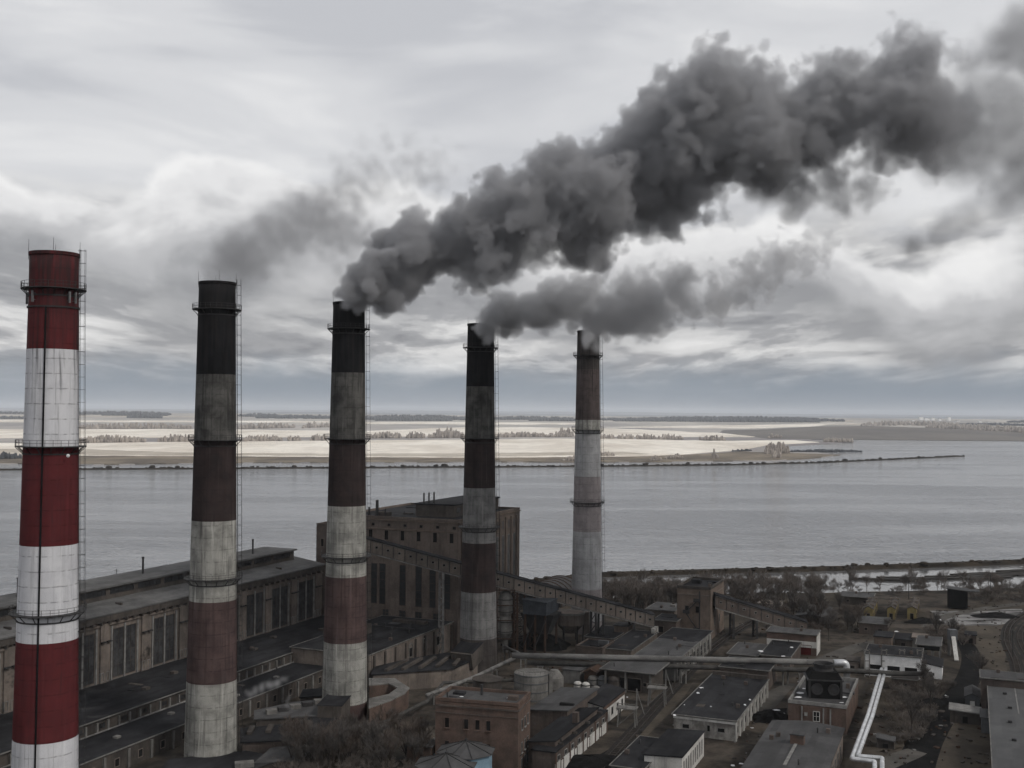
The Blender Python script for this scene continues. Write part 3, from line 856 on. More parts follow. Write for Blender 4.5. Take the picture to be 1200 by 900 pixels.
class Building:
    """axis-aligned block: wall prism, roof, optional parapet; openings are children"""
    def __init__(self, name, label, cat, rc, h, wall, roof, ang=ANG, style='flat', eave=0.35, rise=1.2, parapet=0.5, z0=0.0, group=None, thick=0.28, trim=None):
        cx, cy, self.W, self.L = rc
        self.h, self.z0 = h, z0
        self.root = thing(name, label, cat, (cx, cy, z0), -ang, group)
        W, L = self.W, self.L
        hh = h - z0
        self.hh = hh
        b = MB()
        if style == 'gable':
            o = len(b.v)
            hx, hy = W / 2, L / 2
            base = [(-hx, -hy, 0), (hx, -hy, 0), (hx, hy, 0), (-hx, hy, 0)]
            b.v += base + [(-hx, -hy, hh), (hx, -hy, hh), (hx, hy, hh), (-hx, hy, hh), (0, -hy, hh + rise), (0, hy, hh + rise)]
            b.f += [(3, 2, 1, 0), (0, 1, 5, 8, 4), (2, 3, 7, 9, 6), (1, 2, 6, 5), (3, 0, 4, 7), (5, 6, 9, 8), (7, 4, 8, 9)]
            b.mi += [0] * 7
        elif style == 'shed':
            hx, hy = W / 2, L / 2
            b.quad_prism([(-hx, -hy, 0), (hx, -hy, 0), (hx, hy, 0), (-hx, hy, 0)], [(-hx, -hy, hh + rise), (hx, -hy, hh), (hx, hy, hh), (-hx, hy, hh + rise)])
        else:
            b.box((0, 0, hh / 2 - 0.15), (W, L, hh + 0.3))
        self.wall = b.build('wall', wall, self.root)
        r = MB()
        if style == 'gable':
            ex, ey = W / 2 + eave, L / 2 + eave
            drop = rise * eave / (W / 2)
            for s in (-1, 1):
                lo = [(0, -ey, hh + rise + 0.02), (s * ex, -ey, hh - drop + 0.02), (s * ex, ey, hh - drop + 0.02), (0, ey, hh + rise + 0.02)]
                if s > 0:
                    pass
                else:
                    lo.reverse()
                r.quad_prism(lo, [(p[0], p[1], p[2] + thick) for p in lo])
        elif style == 'shed':
            ex, ey = W / 2 + eave, L / 2 + eave
            sl = rise / W
            lo = [(-ex, -ey, hh + rise + sl * eave + 0.02), (ex, -ey, hh - sl * eave + 0.02), (ex, ey, hh - sl * eave + 0.02), (-ex, ey, hh + rise + sl * eave + 0.02)]
            r.quad_prism(lo, [(p[0], p[1], p[2] + thick) for p in lo])
        elif style == 'parapet':
            r.box((0, 0, hh + 0.155), (W - 0.9, L - 0.9, 0.03))
        else:
            r.box((0, 0, hh + 0.15 + thick / 2), (W + 2 * eave, L + 2 * eave, thick))
        self.roof = r.build('roof', roof, self.root)
        if style == 'flat' and W > 6:
            fl = MB()
            zf, ex, ey = hh + 0.15 + thick, W / 2 + eave, L / 2 + eave
            for cx_, cy_, sx_, sy_ in ((0, -ey, 2 * ex + 0.2, 0.22), (0, ey, 2 * ex + 0.2, 0.22), (-ex, 0, 0.22, 2 * ey - 0.22), (ex, 0, 0.22, 2 * ey - 0.22)):
                fl.box((cx_, cy_, zf - 0.06), (sx_, sy_, 0.26))
            fl.build('roof_flashing', M_CONCP, self.root)
        if roof in (M_ROOF, M_ROOF_G) and W * L > 90 and style in ('flat', 'parapet', 'gable'):
            rv = random.Random(label)
            for _ in range(min(7, int(W * L / 70))):
                kx, ky = rv.uniform(-0.4, 0.4) * W, rv.uniform(-0.42, 0.42) * L
                zz = hh + 0.1 + (rise * (1 - abs(kx) / (W / 2)) if style == 'gable' else 0.1)
                pick = rv.random()
                if pick < 0.45:
                    MB().box((0, 0, 0.16), (rv.uniform(1.5, 4.5), rv.uniform(1.0, 3.0), 0.44)).build('roof_patch', rv.choice((M_ROOF, M_ROOF_G, M_STUCCO_D)), self.roof, loc=(kx, ky, zz - 0.02)) if style != 'gable' else None
                elif pick < 0.75:
                    MB().lathe([(0.16, 0), (0.16, 1.1), (0.32, 1.15), (0.02, 1.45)], 8).build('vent_pipe', M_STEEL_D, self.roof, loc=(kx, ky, zz))
                else:
                    MB().box((0, 0, 0.5), (0.9, 0.9, 1.3)).build('roof_vent', M_BRICK_D, self.roof, loc=(kx, ky, zz))
        if style == 'parapet':
            p = MB()
            hx, hy, z0_, z1_ = W / 2, L / 2, hh + 0.15, hh + 0.15 + parapet
            for c, s in (((0, -hy + 0.2, 0), (W + 0.12, 0.46, 0)), ((0, hy - 0.2, 0), (W + 0.12, 0.46, 0)), ((-hx + 0.2, 0, 0), (0.46, L - 0.86, 0)), ((hx - 0.2, 0, 0), (0.46, L - 0.86, 0))):
                p.box((c[0], c[1], (z0_ + z1_) / 2), (s[0], s[1], z1_ - z0_))
            p.build('parapet', trim or wall, self.root)

    def face(self, side):
        """origin, along-direction, outward normal of a side, in local space; along runs from the left as one looks at it"""
        W, L = self.W, self.L
        return {'f': (Vector((-W / 2, -L / 2, 0)), Vector((1, 0, 0)), 0.0, W),
                'r': (Vector((W / 2, -L / 2, 0)), Vector((0, 1, 0)), math.pi / 2, L),
                'l': (Vector((-W / 2, L / 2, 0)), Vector((0, -1, 0)), -math.pi / 2, L)}[side]

    def openings(self, side, spots, z, w, h, frame=None, glass=None, name='window', bars=(1, 1), proud=0.10, sill=False, parent=None):
        """alike openings at distances along a side; z is the sill's height"""
        org, al, rz, _ = self.face(side)
        me = opening_mesh(name, w, h, frame or M_PALE, glass or M_GLASS, bars, proud, sill)
        for s in spots:
            link(name, me, parent or self.root, org + al * s + Vector((0, 0, z)), rz)
        return self

    def part(self, name, mb, m, smooth=False, parent=None):
        return mb.build(name, m, parent or self.root, smooth)

    def pilasters(self, side, spots, w, d, z0, z1, m, name='pilaster'):
        org, al, rz, _ = self.face(side)
        me = MB().box((0, -d / 2, (z0 + z1) / 2), (w, d, z1 - z0)).mesh(name, m)
        for s in spots:
            link(name, me, self.root, org + al * s, rz)

    def course(self, side, z, h, d, m, name='cornice', over=0.0):
        org, al, rz, n = self.face(side)
        o = MB().box((n / 2, -d / 2, z), (n + 2 * over, d, h)).build(name, m, self.root, loc=org, rz=rz)
        return o

    def top(self, name, m, x, y, w, l, h, z=None, parent=None):
        """a little block standing on the roof, a part of the roof"""
        z = self.hh + 0.18 if z is None else z
        return MB().box((x, y, z + h / 2), (w, l, h)).build(name, m, parent or self.roof)


_open_cache = {}


def opening_mesh(name, w, h, frame, glass, bars, proud, sill):
    key = (name, round(w, 2), round(h, 2), frame.name, glass.name, bars, proud, sill)
    if key in _open_cache:
        return _open_cache[key]
    t = min(0.16, w * 0.09)
    b = MB()
    b.box((0, -0.02, h / 2), (w - t, 0.04, h - t), mi=1)
    for sx in (-1, 1):
        b.box((sx * (w / 2 - t / 2), -proud / 2, h / 2), (t, proud, h))
    for zz in (t / 2, h - t / 2):
        b.box((0, -proud / 2, zz), (w - 2 * t, proud, t))
    nx, nz = bars
    for i in range(1, nx):
        b.box((-w / 2 + w * i / nx, -proud * 0.4, h / 2), (t * 0.7, proud * 0.8, h - 2 * t))
    for i in range(1, nz):
        b.box((0, -proud * 0.35, h * i / nz), (w - 2 * t, proud * 0.7, t * 0.6))
    if sill:
        b.box((0, -0.15, -0.08), (w + 0.3, 0.30, 0.12))
    me = b.mesh(name, [frame, glass])
    _open_cache[key] = me
    return me


# ------------------------------------------------------------------ turbine hall with its stepped annex roofs
HALL = Building('turbine_hall', 'long brown turbine hall with tall paired windows and a roof monitor', 'building', uv_rect(-243, -212, 60, 338), 25.6, M_STUCCO, M_ROOF_H, eave=0.9, style='gable', rise=2.4, thick=0.35)
hy0 = 60
bays = [161, 176.5, 192, 207.5, 223.5, 239, 255, 270.5, 285, 298, 312, 327.5]
HALL.openings('r', [b - hy0 - 2.35 for b in bays], 8.4, 4.0, 13.0, M_STUCCO_D, M_GLASS_H, bars=(2, 4), proud=0.16)
HALL.openings('r', [b - hy0 + 2.35 for b in bays], 8.4, 4.0, 13.0, M_STUCCO_D, M_GLASS_H, bars=(2, 4), proud=0.16)
HALL.pilasters('r', [b - hy0 + dx for b in bays for dx in (-4.95, 0, 4.95)], 0.55, 0.30, 7.5, 22.2, M_PALE, 'window_pier')
piers = [(a + b) / 2 for a, b in zip(bays[:-1], bays[1:])] + [334.5]
HALL.pilasters('r', [p - hy0 for p in piers], 3.2, 0.55, 7.0, 23.2, M_STUCCO)
HALL.course('r', 24.6, 1.5, 0.9, M_STUCCO_D, 'cornice')
HALL.course('r', 22.9, 0.5, 0.45, M_STUCCO, 'string_course')
bk = MB().box((0, -0.6, 23.6), (0.5, 1.2, 0.9)).mesh('bracket', M_STUCCO_D)
org, al, rz, n = HALL.face('r')
for k in range(60):
    s = 95 + k * 3.1
    if s < n - 1:
        link('bracket', bk, HALL.root, org + al * s, rz)
HALL.openings('r', [p - hy0 + d for p in piers for d in (-1.0, 1.0)], 8.2, 1.2, 2.4, M_PALE, M_GLASS, bars=(1, 1), proud=0.7)
lampm = MB().box((0, -1.0, 0), (1.6, 0.6, 0.35)).mesh('wall_lamp', M_STEEL_D)
for p in piers:
    for d in (-1.1, 1.1):
        link('wall_lamp', lampm, HALL.root, org + al * (p - hy0 + d) + Vector((0, 0, 18.6)), rz)
mon = MB().box((0, 0, 28.9), (12.5, 272, 3.4)).build('monitor', M_STUCCO_D, HALL.root, loc=(0, -1, 0))
MB().box((0, 0, 30.85), (14.0, 274, 0.5)).build('monitor_roof', M_ROOF_H, mon)
wm = opening_mesh('monitor_window', 9.5, 1.5, M_STEEL_D, M_GLASS, (6, 1), 0.12, False)
for k in range(24):
    link('monitor_window', wm, mon, (6.25, -134 + k * 11.2 + 5, 28.6), math.pi / 2)
for k in range(7):
    MB().box((0, 0, 0.3), (2.2, 0.5, 0.6)).build('roof_joint', M_STUCCO_D, HALL.roof, loc=(11.6, -110 + k * 38, 26.5))
for k, yy in enumerate((20, 66, 92, 118)):
    MB().lathe([(0.3, 31), (0.3, 35.5), (0.42, 35.6), (0.42, 36.0), (0.05, 36.1)], 8).build('vent_pipe', M_STEEL_D, HALL.roof, loc=(-2 + k, yy, 0))

AN1 = Building('annex', 'long low dark roofed annex along the foot of the turbine hall', 'building', uv_rect(-211.5, -188, 60, 338), 7.4, M_STUCCO_D, M_ROOF, eave=0.5)
org, al, rz, n = AN1.face('r')
pm = MB().box((0, -0.2, 5.9), (0.5, 0.4, 2.3)).mesh('wall_post', M_CONCP)
wmn = opening_mesh('window', 2.2, 1.5, M_STUCCO_D, M_GLASS, (2, 1), 0.10, False)
for k in range(44):
    s = 118 + k * 3.6
    if s < n - 2:
        link('wall_post', pm, AN1.root, org + al * s, rz)
        if k % 2:
            link('window', wmn, AN1.root, org + al * (s + 1.8) + Vector((0, 0, 5.3)), rz)
MB().tube([(0, 0, 0), (0, 278, 0)], 0.22, 8).build('gutter_pipe', M_PIPE, AN1.root, loc=(12.6, -139, 4.95))
for k in range(9):
    AN1.top('roof_vent', M_STUCCO_D, -6 + (k * 7) % 12, -20 + k * 17, 1.6, 1.6, 0.9)
AN2 = Building('annex', 'lowest outermost annex roof behind the second chimney', 'building', uv_rect(-187.2, -174.5, 60, 322), 4.4, M_STUCCO_D, M_ROOF, eave=0.3)
AN2.openings('r', [120 + 7.5 * k for k in range(18)], 1.1, 1.6, 1.9, M_STUCCO, M_DARK, name='vent_opening', proud=0.12)
AN2.pilasters('r', [116 + 7.5 * k for k in range(19)], 0.7, 0.4, 0.0, 4.2, M_CONCP)
for k in range(6):
    AN2.top('roof_vent', M_CONCP, 2 - (k % 3) * 2, -10 + k * 21, 1.3, 1.3, 0.7)

# ------------------------------------------------------------------ boiler house
BH = Building('boiler_house', 'tall brick boiler house behind the fourth chimney', 'building', uv_rect(-207, -160, 340, 395), 42.6, M_BRICK_BH, M_ROOF, style='parapet', parapet=0.8)
v2 = lambda v: v + 207
BH.openings('f', [v2(-200 + 6.25 * k) for k in range(7)], 35.4, 1.7, 3.5, M_BRICK_BH, M_DARK, proud=0.10)
BH.openings('f', [v2(-200 + 6.25 * k + 1.0) for k in range(7)], 40.2, 1.2, 1.0, M_STUCCO_D, M_DARK, name='vent_hole', proud=0.25)
BH.course('f', 39.2, 0.45, 0.30, M_BRICK_T, 'string_course')
BH.course('f', 42.4, 0.5, 0.40, M_BRICK_T, 'cornice', over=0.2)
BH.course('r', 42.4, 0.5, 0.40, M_BRICK_T, 'cornice')
BH.openings('f', [v2(v) for v in (-200, -192.2, -188.9, -181, -174.8, -169.5, -164)], 13.2, 2.5, 14.0, M_BRICK_D, M_GLASS, bars=(1, 5), proud=0.12)
BH.openings('f', [v2(v) for v in (-187.5, -181, -174.8, -168)], 9.2, 2.6, 2.4, M_BRICK_D, M_GLASS, bars=(2, 2), proud=0.12)
us = [346 + 5.4 * k for k in range(9)]
BH.openings('r', [x - 340 for x in us], 18.5, 2.3, 16.0, M_PALE, M_GLASS, bars=(2, 7), proud=0.15)
BH.openings('r', [x - 340 for x in us], 36.6, 2.0, 3.4, M_BRICK_T, M_GLASS, bars=(2, 1), proud=0.12)
BH.pilasters('r', [x - 340 + 2.7 for x in us] + [3.0], 1.5, 0.5, 12.0, 41.0, M_BRICK_BH)
pent = MB().box((0, 0, 44.9), (15, 40, 4.2)).build('roof_house', M_STUCCO_D, BH.root, loc=(8, 5.5, 0))
MB().box((0, 0, 47.2), (16, 41, 0.4)).build('roof_slab', M_ROOF, pent)
pm2 = opening_mesh('window', 3.0, 1.8, M_STEEL_D, M_GLASS, (3, 1), 0.1, False)
for k in range(7):
    link('window', pm2, pent, (7.5, -16 + 5.2 * k, 44.3), math.pi / 2)
for x, y, h, r in ((-13, -24, 3.4, 0.35), (-9.5, -24.5, 6.0, 0.55), (-6.5, -24, 3.0, 0.3), (3, -13, 8.2, 0.3), (5, -13, 8.4, 0.3), (7, -13, 8.6, 0.3)):
    MB().lathe([(r, 42.7), (r, 42.7 + h), (r * 0.8, 42.8 + h), (0.02, 42.8 + h)], 8).build('vent_pipe', M_STEEL_D, BH.roof, loc=(x, y, 0))
MB().box((0, 0, 43.6), (5, 3, 1.6)).build('vent_box', M_STUCCO_D, BH.roof, loc=(-9, -21, 0))
ST = Building('stair_tower', 'small square brick tower between turbine hall and boiler house', 'building', uv_rect(-223.5, -213.5, 352, 362), 37.8, M_BRICK_D, M_ROOF, style='parapet')
ST.openings('f', [2.6, 7.4], 30, 1.4, 3.0, M_BRICK_T, M_DARK)

# low annex in front of the boiler house
AN3 = Building('annex', 'low dark roofed annex below the boiler house front', 'building', uv_rect(-188, -161.5, 283, 339), 9.0, M_STUCCO, M_ROOF, eave=0.35)
AN3.openings('r', [26 + 9.5 * k for k in range(3)], 3.6, 2.2, 3.0, M_CONCP, M_DARK, name='arched_opening', proud=0.25)
arch = MB().tube([(1.2 * math.cos(a), 0, 1.2 * math.sin(a)) for a in np.linspace(0, math.pi, 9)], 0.22, 6)
am = arch.mesh('arch', M_CONCP)
org, al, rz, n = AN3.face('r')
for k in range(3):
    link('arch', am, AN3.root, org + al * (26 + 9.5 * k) + Vector((0.1, 0, 6.6)), rz)
AN3.pilasters('r', [3 + 6.5 * k for k in range(9)], 0.8, 0.4, 0.0, 8.6, M_STUCCO_D)
AN3.top('roof_house', M_STUCCO_D, -7, -6, 10, 13, 3.2)
for x, y in ((4, 3), (8, -5), (6, 12), (10, 17), (-2, 9), (9, 5)):
    MB().lathe([(0.22, 9.2), (0.22, 10.9), (0.4, 11.0), (0.02, 11.3)], 8).build('vent_pipe', M_STEEL_D, AN3.roof, loc=(x, y, 0))
MB().box((0, 0, 9.8), (18, 0.4, 0.5)).build('roof_beam', M_STEEL_D, AN3.roof, loc=(0, 9, 0))
for x in (-1.5, 4.5):
    MB().box((0, 0, 9.9), (6, 2.5, 1.0)).build('skylight', M_STUCCO_D, AN3.roof, loc=(x, 20, 0))


# ------------------------------------------------------------------ flue ducts at the chimneys' feet
def slab_house(name, label, cat, px, z, wall, roof, lip=0.25, steps=()):
    pts = [G(x, y, z) for x, y in px]
    c = sum(pts, Vector()) / len(pts)
    area = sum(pts[i].x * pts[(i + 1) % len(pts)].y - pts[(i + 1) % len(pts)].x * pts[i].y for i in range(len(pts)))
    if area < 0:
        pts.reverse()
    c = Vector((c.x, c.y, 0))
    root = thing(name, label, cat, c)
    loc = [(p.x - c.x, p.y - c.y) for p in pts]
    MB().prism(loc, -0.2, z - 0.3).build('wall', wall, root)
    big = [(x * 1.02 + (lip if x > 0 else -lip), y * 1.02 + (lip if y > 0 else -lip)) for x, y in loc]
    MB().prism(big, z - 0.28, z).build('roof', roof, root)
    return root, c


fd, c = slab_house('flue_duct', 'brick flue duct bending between the second and third chimneys', 'flue duct', [(284, 869), (345, 866), (398, 846), (396, 830), (342, 848), (284, 853)], 4.2, M_BRICK_D, M_ROOF)
for k in range(4):
    a, b = G(292 + 22 * k, 861 - 2 * k, 4.2), G(296 + 22 * k, 853 - 2 * k, 4.2)
    MB().bar(a - c + Vector((0, 0, 0.3)), b - c + Vector((0, 0, 0.3)), 1.2, 0.6).build('duct_rib', M_STUCCO_D, fd)
fd, c = slab_house('flue_duct', 'low flat duct with steel plates left of the third chimney foot', 'flue duct', [(300, 842), (372, 838), (400, 826), (388, 818), (345, 823), (300, 832)], 4.6, M_STUCCO_D, M_ROOF_G)
for k in range(5):
    a = G(318 + 14 * k, 836 - 3 * k, 4.6) - c
    MB().box((a.x, a.y, a.z + 0.5), (2.6, 2.0, 1.0), 0.4).build('hatch', M_STEEL_D if k % 2 else M_CONCP, fd)
fd, c = slab_house('flue_duct', 'curved red brick flue wall right of the third chimney', 'flue duct', [(433, 829), (458, 820), (474, 812), (479, 806), (462, 795), (433, 795), (433, 803), (456, 801), (465, 806), (455, 813), (433, 818)], 5.0, M_BRICK, M_CONCP, lip=0.1)
fd, c = slab_house('flue_duct', 'broad stepped flue duct leading to the fourth chimney', 'flue duct', [(437, 790), (530, 783), (560, 770), (522, 765), (480, 772), (440, 781)], 5.2, M_STUCCO, M_ROOF)
for k in range(5):
    a, b = G(452 + 20 * k, 787 - 1.6 * k, 5.2) - c, G(478 + 16 * k, 774 - 1.2 * k, 5.2) - c
    MB().bar(a + Vector((0, 0, 0.35)), b + Vector((0, 0, 0.35)), 1.0, 0.7).build('duct_rib', M_STUCCO_D, fd)
# inclined breechings running up into two shafts
def breeching(label, a, b, w, h, m):
    a, b = Vector(a), Vector(b)
    c = Vector((a.x, a.y, 0))
    root = thing('breeching', label, 'flue duct', c)
    MB().bar(a - c, b - c, w, h).build('duct', m, root)
    MB().bar(a - c + Vector((0, 0, h / 2 + 0.12)), b - c + Vector((0, 0, h / 2 + 0.12)), w + 0.4, 0.2).build('roof_plate', M_ROOF, root)
    return root


breeching('sloping duct rising into the foot of the fourth chimney', D(541, 775, 336), D(558, 757, 345), 7.0, 5.0, M_STUCCO_D)
breeching('dark sloping duct rising into the left foot of the third chimney', D(386, 842, 276), D(398, 828, 287), 6.0, 6.0, M_STUCCO_D)
# ground-level clutter between duct and hall
fd, c = slab_house('pump_house', 'low dark pump house beside the turbine hall annex', 'building', [(352, 817), (382, 814), (384, 806), (356, 808)], 4.5, M_STUCCO_D, M_ROOF)
fd, c = slab_house('low_shed', 'low dark shed at the foot of the second chimney', 'shed', [(180, 912), (285, 905), (330, 888), (285, 880), (200, 890)], 2.6, M_STUCCO_D, M_ROOF)
MB().box((6, -2, 3.1), (4, 2.2, 1.0), 0.3).build('roof_vent', M_CONCP, fd)
fd, c = slab_house('low_shed', 'curved grey roofed shed behind the thicket', 'shed', [(300, 893), (352, 890), (360, 880), (345, 872), (318, 877)], 2.8, M_STUCCO_D, M_ROOF_G)
MB().box((4, 2, 3.3), (2.2, 2.2, 1.2), 0.2).build('roof_hatch', M_PALE, fd)

# ------------------------------------------------------------------ inclined coal conveyor galleries
def gallery(label, a, b, w, h, supports, wall, nwin, rail=True):
    """enclosed conveyor bridge from a to b (floor centre line)"""
    a, b = Vector(a), Vector(b)
    base = Vector((b.x, b.y, 0))
    root = thing('conveyor_gallery', label, 'conveyor', base)
    a, b = a - base, b - base
    t = (b - a).normalized()
    s = Vector((t.y, -t.x, 0)).normalized()
    if s.y > 0:
        s = -s                     # s points to the camera's side
    n = Vector((0, 0, 1))
    L = (b - a).length

    def slab(off0, off1, z0, z1, name, m, ext=0.0):
        lo = [a - t * ext + s * off0 + n * z0, b + t * ext + s * off0 + n * z0, b + t * ext + s * off1 + n * z0, a - t * ext + s * off1 + n * z0]
        if off1 > off0:
            pass
        return MB().quad_prism(lo, [p + n * (z1 - z0) for p in lo]).build(name, m, root)
    slab(-w / 2, w / 2, -0.5, 0.0, 'floor_deck', M_STEEL_D)
    wl = slab(w / 2 - 0.2, w / 2, 0.0, h, 'side_wall', wall)
    slab(-w / 2, -w / 2 + 0.2, 0.0, h, 'side_wall', wall)
    r = MB()
    for sg in (-1, 1):
        lo = [a + n * (h + 0.7), b + n * (h + 0.7), b + s * (sg * (w / 2 + 0.35)) + n * (h - 0.05), a + s * (sg * (w / 2 + 0.35)) + n * (h - 0.05)]
        r.quad_prism(lo, [p + n * 0.2 for p in lo])
    r.build('roof', M_ROOF, root)
    slab(w / 2 - 0.1, w / 2 + 0.14, -0.55, -0.1, 'edge_beam', M_CONCP)
    slab(w / 2 - 0.1, w / 2 + 0.10, h - 0.35, h - 0.12, 'eave_beam', M_CONCP)
    wmesh = MB()
    wmesh.box((0, 0, 0), (1.0, 0.12, 0.9), mi=0).box((0, 0, 0), (0.7, 0.18, 0.6), mi=1)
    wme = wmesh.mesh('window', [M_CONCP, M_DARK])
    rz = math.atan2(t.y, t.x)
    for k in range(nwin):
        p = a.lerp(b, (k + 0.5) / nwin) + s * (w / 2 + 0.03) + n * (h * 0.52)
        link('window', wme, root, p, rz)
    fm = MB().box((0, 0, 0), (0.22, 0.2, h - 0.4)).mesh('frame_post', M_STEEL_D)
    for k in range(nwin + 1):
        p = a.lerp(b, k / nwin) + s * (w / 2 + 0.03) + n * (h * 0.5)
        link('frame_post', fm, root, p, rz)
    for f, m, lat in supports:
        p = a.lerp(b, f) - n * 0.5
        q = MB()
        for sg in (-1, 1):
            q.bar(p + s * (sg * w * 0.45), Vector((p.x, p.y, 0)) + s * (sg * (w * 0.45 + 0.4)), 0.75)
        k = 0
        zz = 1.0
        while zz < p.z - 3:
            q.bar(Vector((p.x, p.y, zz)) - s * (w * 0.5), Vector((p.x, p.y, zz + 3.4)) + s * (w * 0.5), 0.22)
            q.bar(Vector((p.x, p.y, zz)) + s * (w * 0.5), Vector((p.x, p.y, zz)) - s * (w * 0.5), 0.22)
            zz += 3.6
        q.build('trestle', m, root)
    return root


gallery('long sloping conveyor gallery crossing in front of the boiler house', D(392, 636, 352), D(764, 733, 390), 4.2, 4.0,
        [(0.315, M_PALE, 1), (0.545, M_RUST, 1), (0.60, M_RUST, 1), (0.80, M_STEEL_D, 1), (0.825, M_STEEL_D, 1), (0.93, M_STEEL_D, 1)], M_STUCCO, 30)
gallery('shorter conveyor gallery sloping down to the right of the brick tower', D(836, 710, 398), D(944, 742, 401), 4.2, 4.2, [(0.2, M_STEEL_D, 1), (0.45, M_STEEL_D, 1)], M_BRICK_D, 8)

# transfer tower
TT = Building('transfer_tower', 'square brick conveyor transfer tower with outside stair', 'building', rect((792, 690), (834, 691), (843, 681), 17.6), 17.6, M_BRICK_T, M_ROOF, style='parapet', parapet=0.9, trim=M_STUCCO_D)
TT.course('f', 15.6, 0.3, 0.2, M_STUCCO, 'string_course')
TT.course('r', 15.6, 0.3, 0.2, M_STUCCO, 'string_course')
Wt = TT.W
st = MB()
x0, x1 = Wt * 0.30, Wt * 0.62
st.bar((x0, -0.9, 9.6), (x1, -0.9, 13.6), 0.30).bar((x0, -0.9, 9.0), (x1, -0.9, 3.6), 0.30)
st.bar((x0, -0.5, 9.6), (x1, -0.5, 13.6), 0.10).bar((x0, -1.3, 10.6), (x1, -1.3, 14.6), 0.08)
for xx, zz in ((x0, 9.2), (x1, 13.4), (x1, 3.2)):
    st.box((xx, -0.8, zz), (2.4, 1.6, 0.18))
    st.box((xx, -1.55, zz + 0.6), (2.4, 0.08, 1.2))
st.build('outside_stair', M_STEEL_D, TT.root, loc=(-Wt / 2, -TT.L / 2, 0))
TT.openings('f', [x0, x1, x1], 9.4, 1.4, 2.2, M_STEEL_D, M_DARK, name='door')
MB().bar((Wt * 0.68, -0.25, 0), (Wt * 0.68, -0.25, 17), 0.35).build('downpipe', M_STEEL_D, TT.root, loc=(-Wt / 2, -TT.L / 2, 0))
TT.openings('r', [TT.L * 0.3, TT.L * 0.65], 4.0, 1.2, 3.0, M_PALE, M_DARK)
TT.openings('r', [TT.L * 0.3, TT.L * 0.65], 9.5, 1.2, 3.0, M_PALE, M_DARK)
TT.top('roof_hatch', M_ROOF, -2, 1.5, 3.2, 2.6, 1.5)
TT.top('roof_vent', M_STEEL_D, 3.6, -1.5, 1.4, 1.4, 1.0)
TL = Building('conveyor_house', 'low dark brick house joining gallery and brick tower', 'building', rect((765, 728), (793, 729), (797, 722), 6.6), 6.6, M_BRICK_D, M_ROOF, style='flat')
TL.openings('f', [2.6], 2.6, 2.2, 2.4, M_STUCCO, M_DARK)
TL.openings('f', [6.4], 0.1, 2.6, 2.6, M_RUST, M_DARK, name='door')

# ------------------------------------------------------------------ coal plant clutter under the gallery
def cyl_thing(name, label, cat, p, prof, m, n=28, group=None, parts=()):
    root = thing(name, label, cat, (p.x, p.y, 0), 0, group)
    MB().lathe(prof, n).build('shell', m, root, smooth=False)
    return root


def band_rings(root, r, zs, m):
    me = MB().lathe([(r, -0.12), (r + 0.12, -0.12), (r + 0.12, 0.12), (r, 0.12)], 28, closed=True).mesh('hoop', m)
    for z in zs:
        link('hoop', me, root, (0, 0, z))


p = G(592, 764, 0)
t1 = cyl_thing('dust_cyclone', 'tall pale dust cyclone beside the fourth chimney', 'cyclone', p, [(1.0, 0.0), (1.0, 4.0), (2.4, 6.5), (2.4, 10.5), (1.7, 12.0), (2.4, 13.2), (2.4, 18.0), (1.6, 20.0), (0.05, 20.6)], M_CONCP)
band_rings(t1, 2.4, (7.0, 10.2, 13.6, 17.6), M_STEEL_D)
fr = MB()
for sx in (-3.0, 3.0):
    for sy in (-3.0, 3.0):
        fr.bar((sx, sy, 0), (sx, sy, 21), 0.45)
for zz in (5, 11, 16, 21):
    for sx in (-3, 3):
        fr.bar((sx, -3, zz), (sx, 3, zz), 0.3)
        fr.bar((-3, sx, zz), (3, sx, zz), 0.3)
fr.build('support_frame', M_RUST, t1)
p = G(607, 762, 0)
t2 = thing('lattice_tower', 'rusty steel lattice tower beside the dust cyclone', 'tower', (p.x, p.y, 0))
for sx in (-2, 2):
    for sy in (-2, 2):
        MB().bar((sx, sy, 0), (sx, sy, 19), 0.55).build('leg', M_RUST if sy < 0 else M_STEEL_D, t2)
for s in (-1, 1):
    br = MB()
    for k in range(5):
        br.bar((-2, s * 2, k * 3.8), (2, s * 2, k * 3.8 + 3.8), 0.22).bar((2, s * 2, k * 3.8), (-2, s * 2, k * 3.8 + 3.8), 0.22).bar((-2, s * 2, k * 3.8 + 3.8), (2, s * 2, k * 3.8 + 3.8), 0.3)
    br.build('bracing', M_STEEL_D, t2)
# sheet-metal bunker on legs
BK = Building('coal_bunker', 'blue grey sheet metal bunker standing on legs under the gallery', 'bunker', rect((611, 706), (642, 706.5), (650, 700.5), 17.2), 17.2, M_GALV_D, M_GALV_D, z0=13.2, style='shed', rise=0.6)
for x in (-BK.W / 2 + 0.6, 0, BK.W / 2 - 0.6):
    for y in (-BK.L / 2 + 0.6, BK.L / 2 - 0.6):
        MB().box((x, y, -6.6), (0.6, 0.6, 13.1)).build('leg', M_RUST, BK.root)
MB().bar((-BK.W / 2, -BK.L / 2, -11), (0, -BK.L / 2, -1), 0.3).bar((0, -BK.L / 2, -11), (BK.W / 2, -BK.L / 2, -1), 0.3).build('brace', M_STEEL_D, BK.root)
MB().quad_prism([(-3, -2, -7), (3, -2, -7), (3, 2, -7), (-3, 2, -7)], [(-6, -4, -0.1), (6, -4, -0.1), (6, 4, -0.1), (-6, 4, -0.1)]).build('hopper', M_STEEL_D, BK.root)
p = G(668, 752, 0)
hp = thing('settling_hopper', 'round tapering hopper with a tilted flat lid on legs', 'hopper', (p.x, p.y, 0))
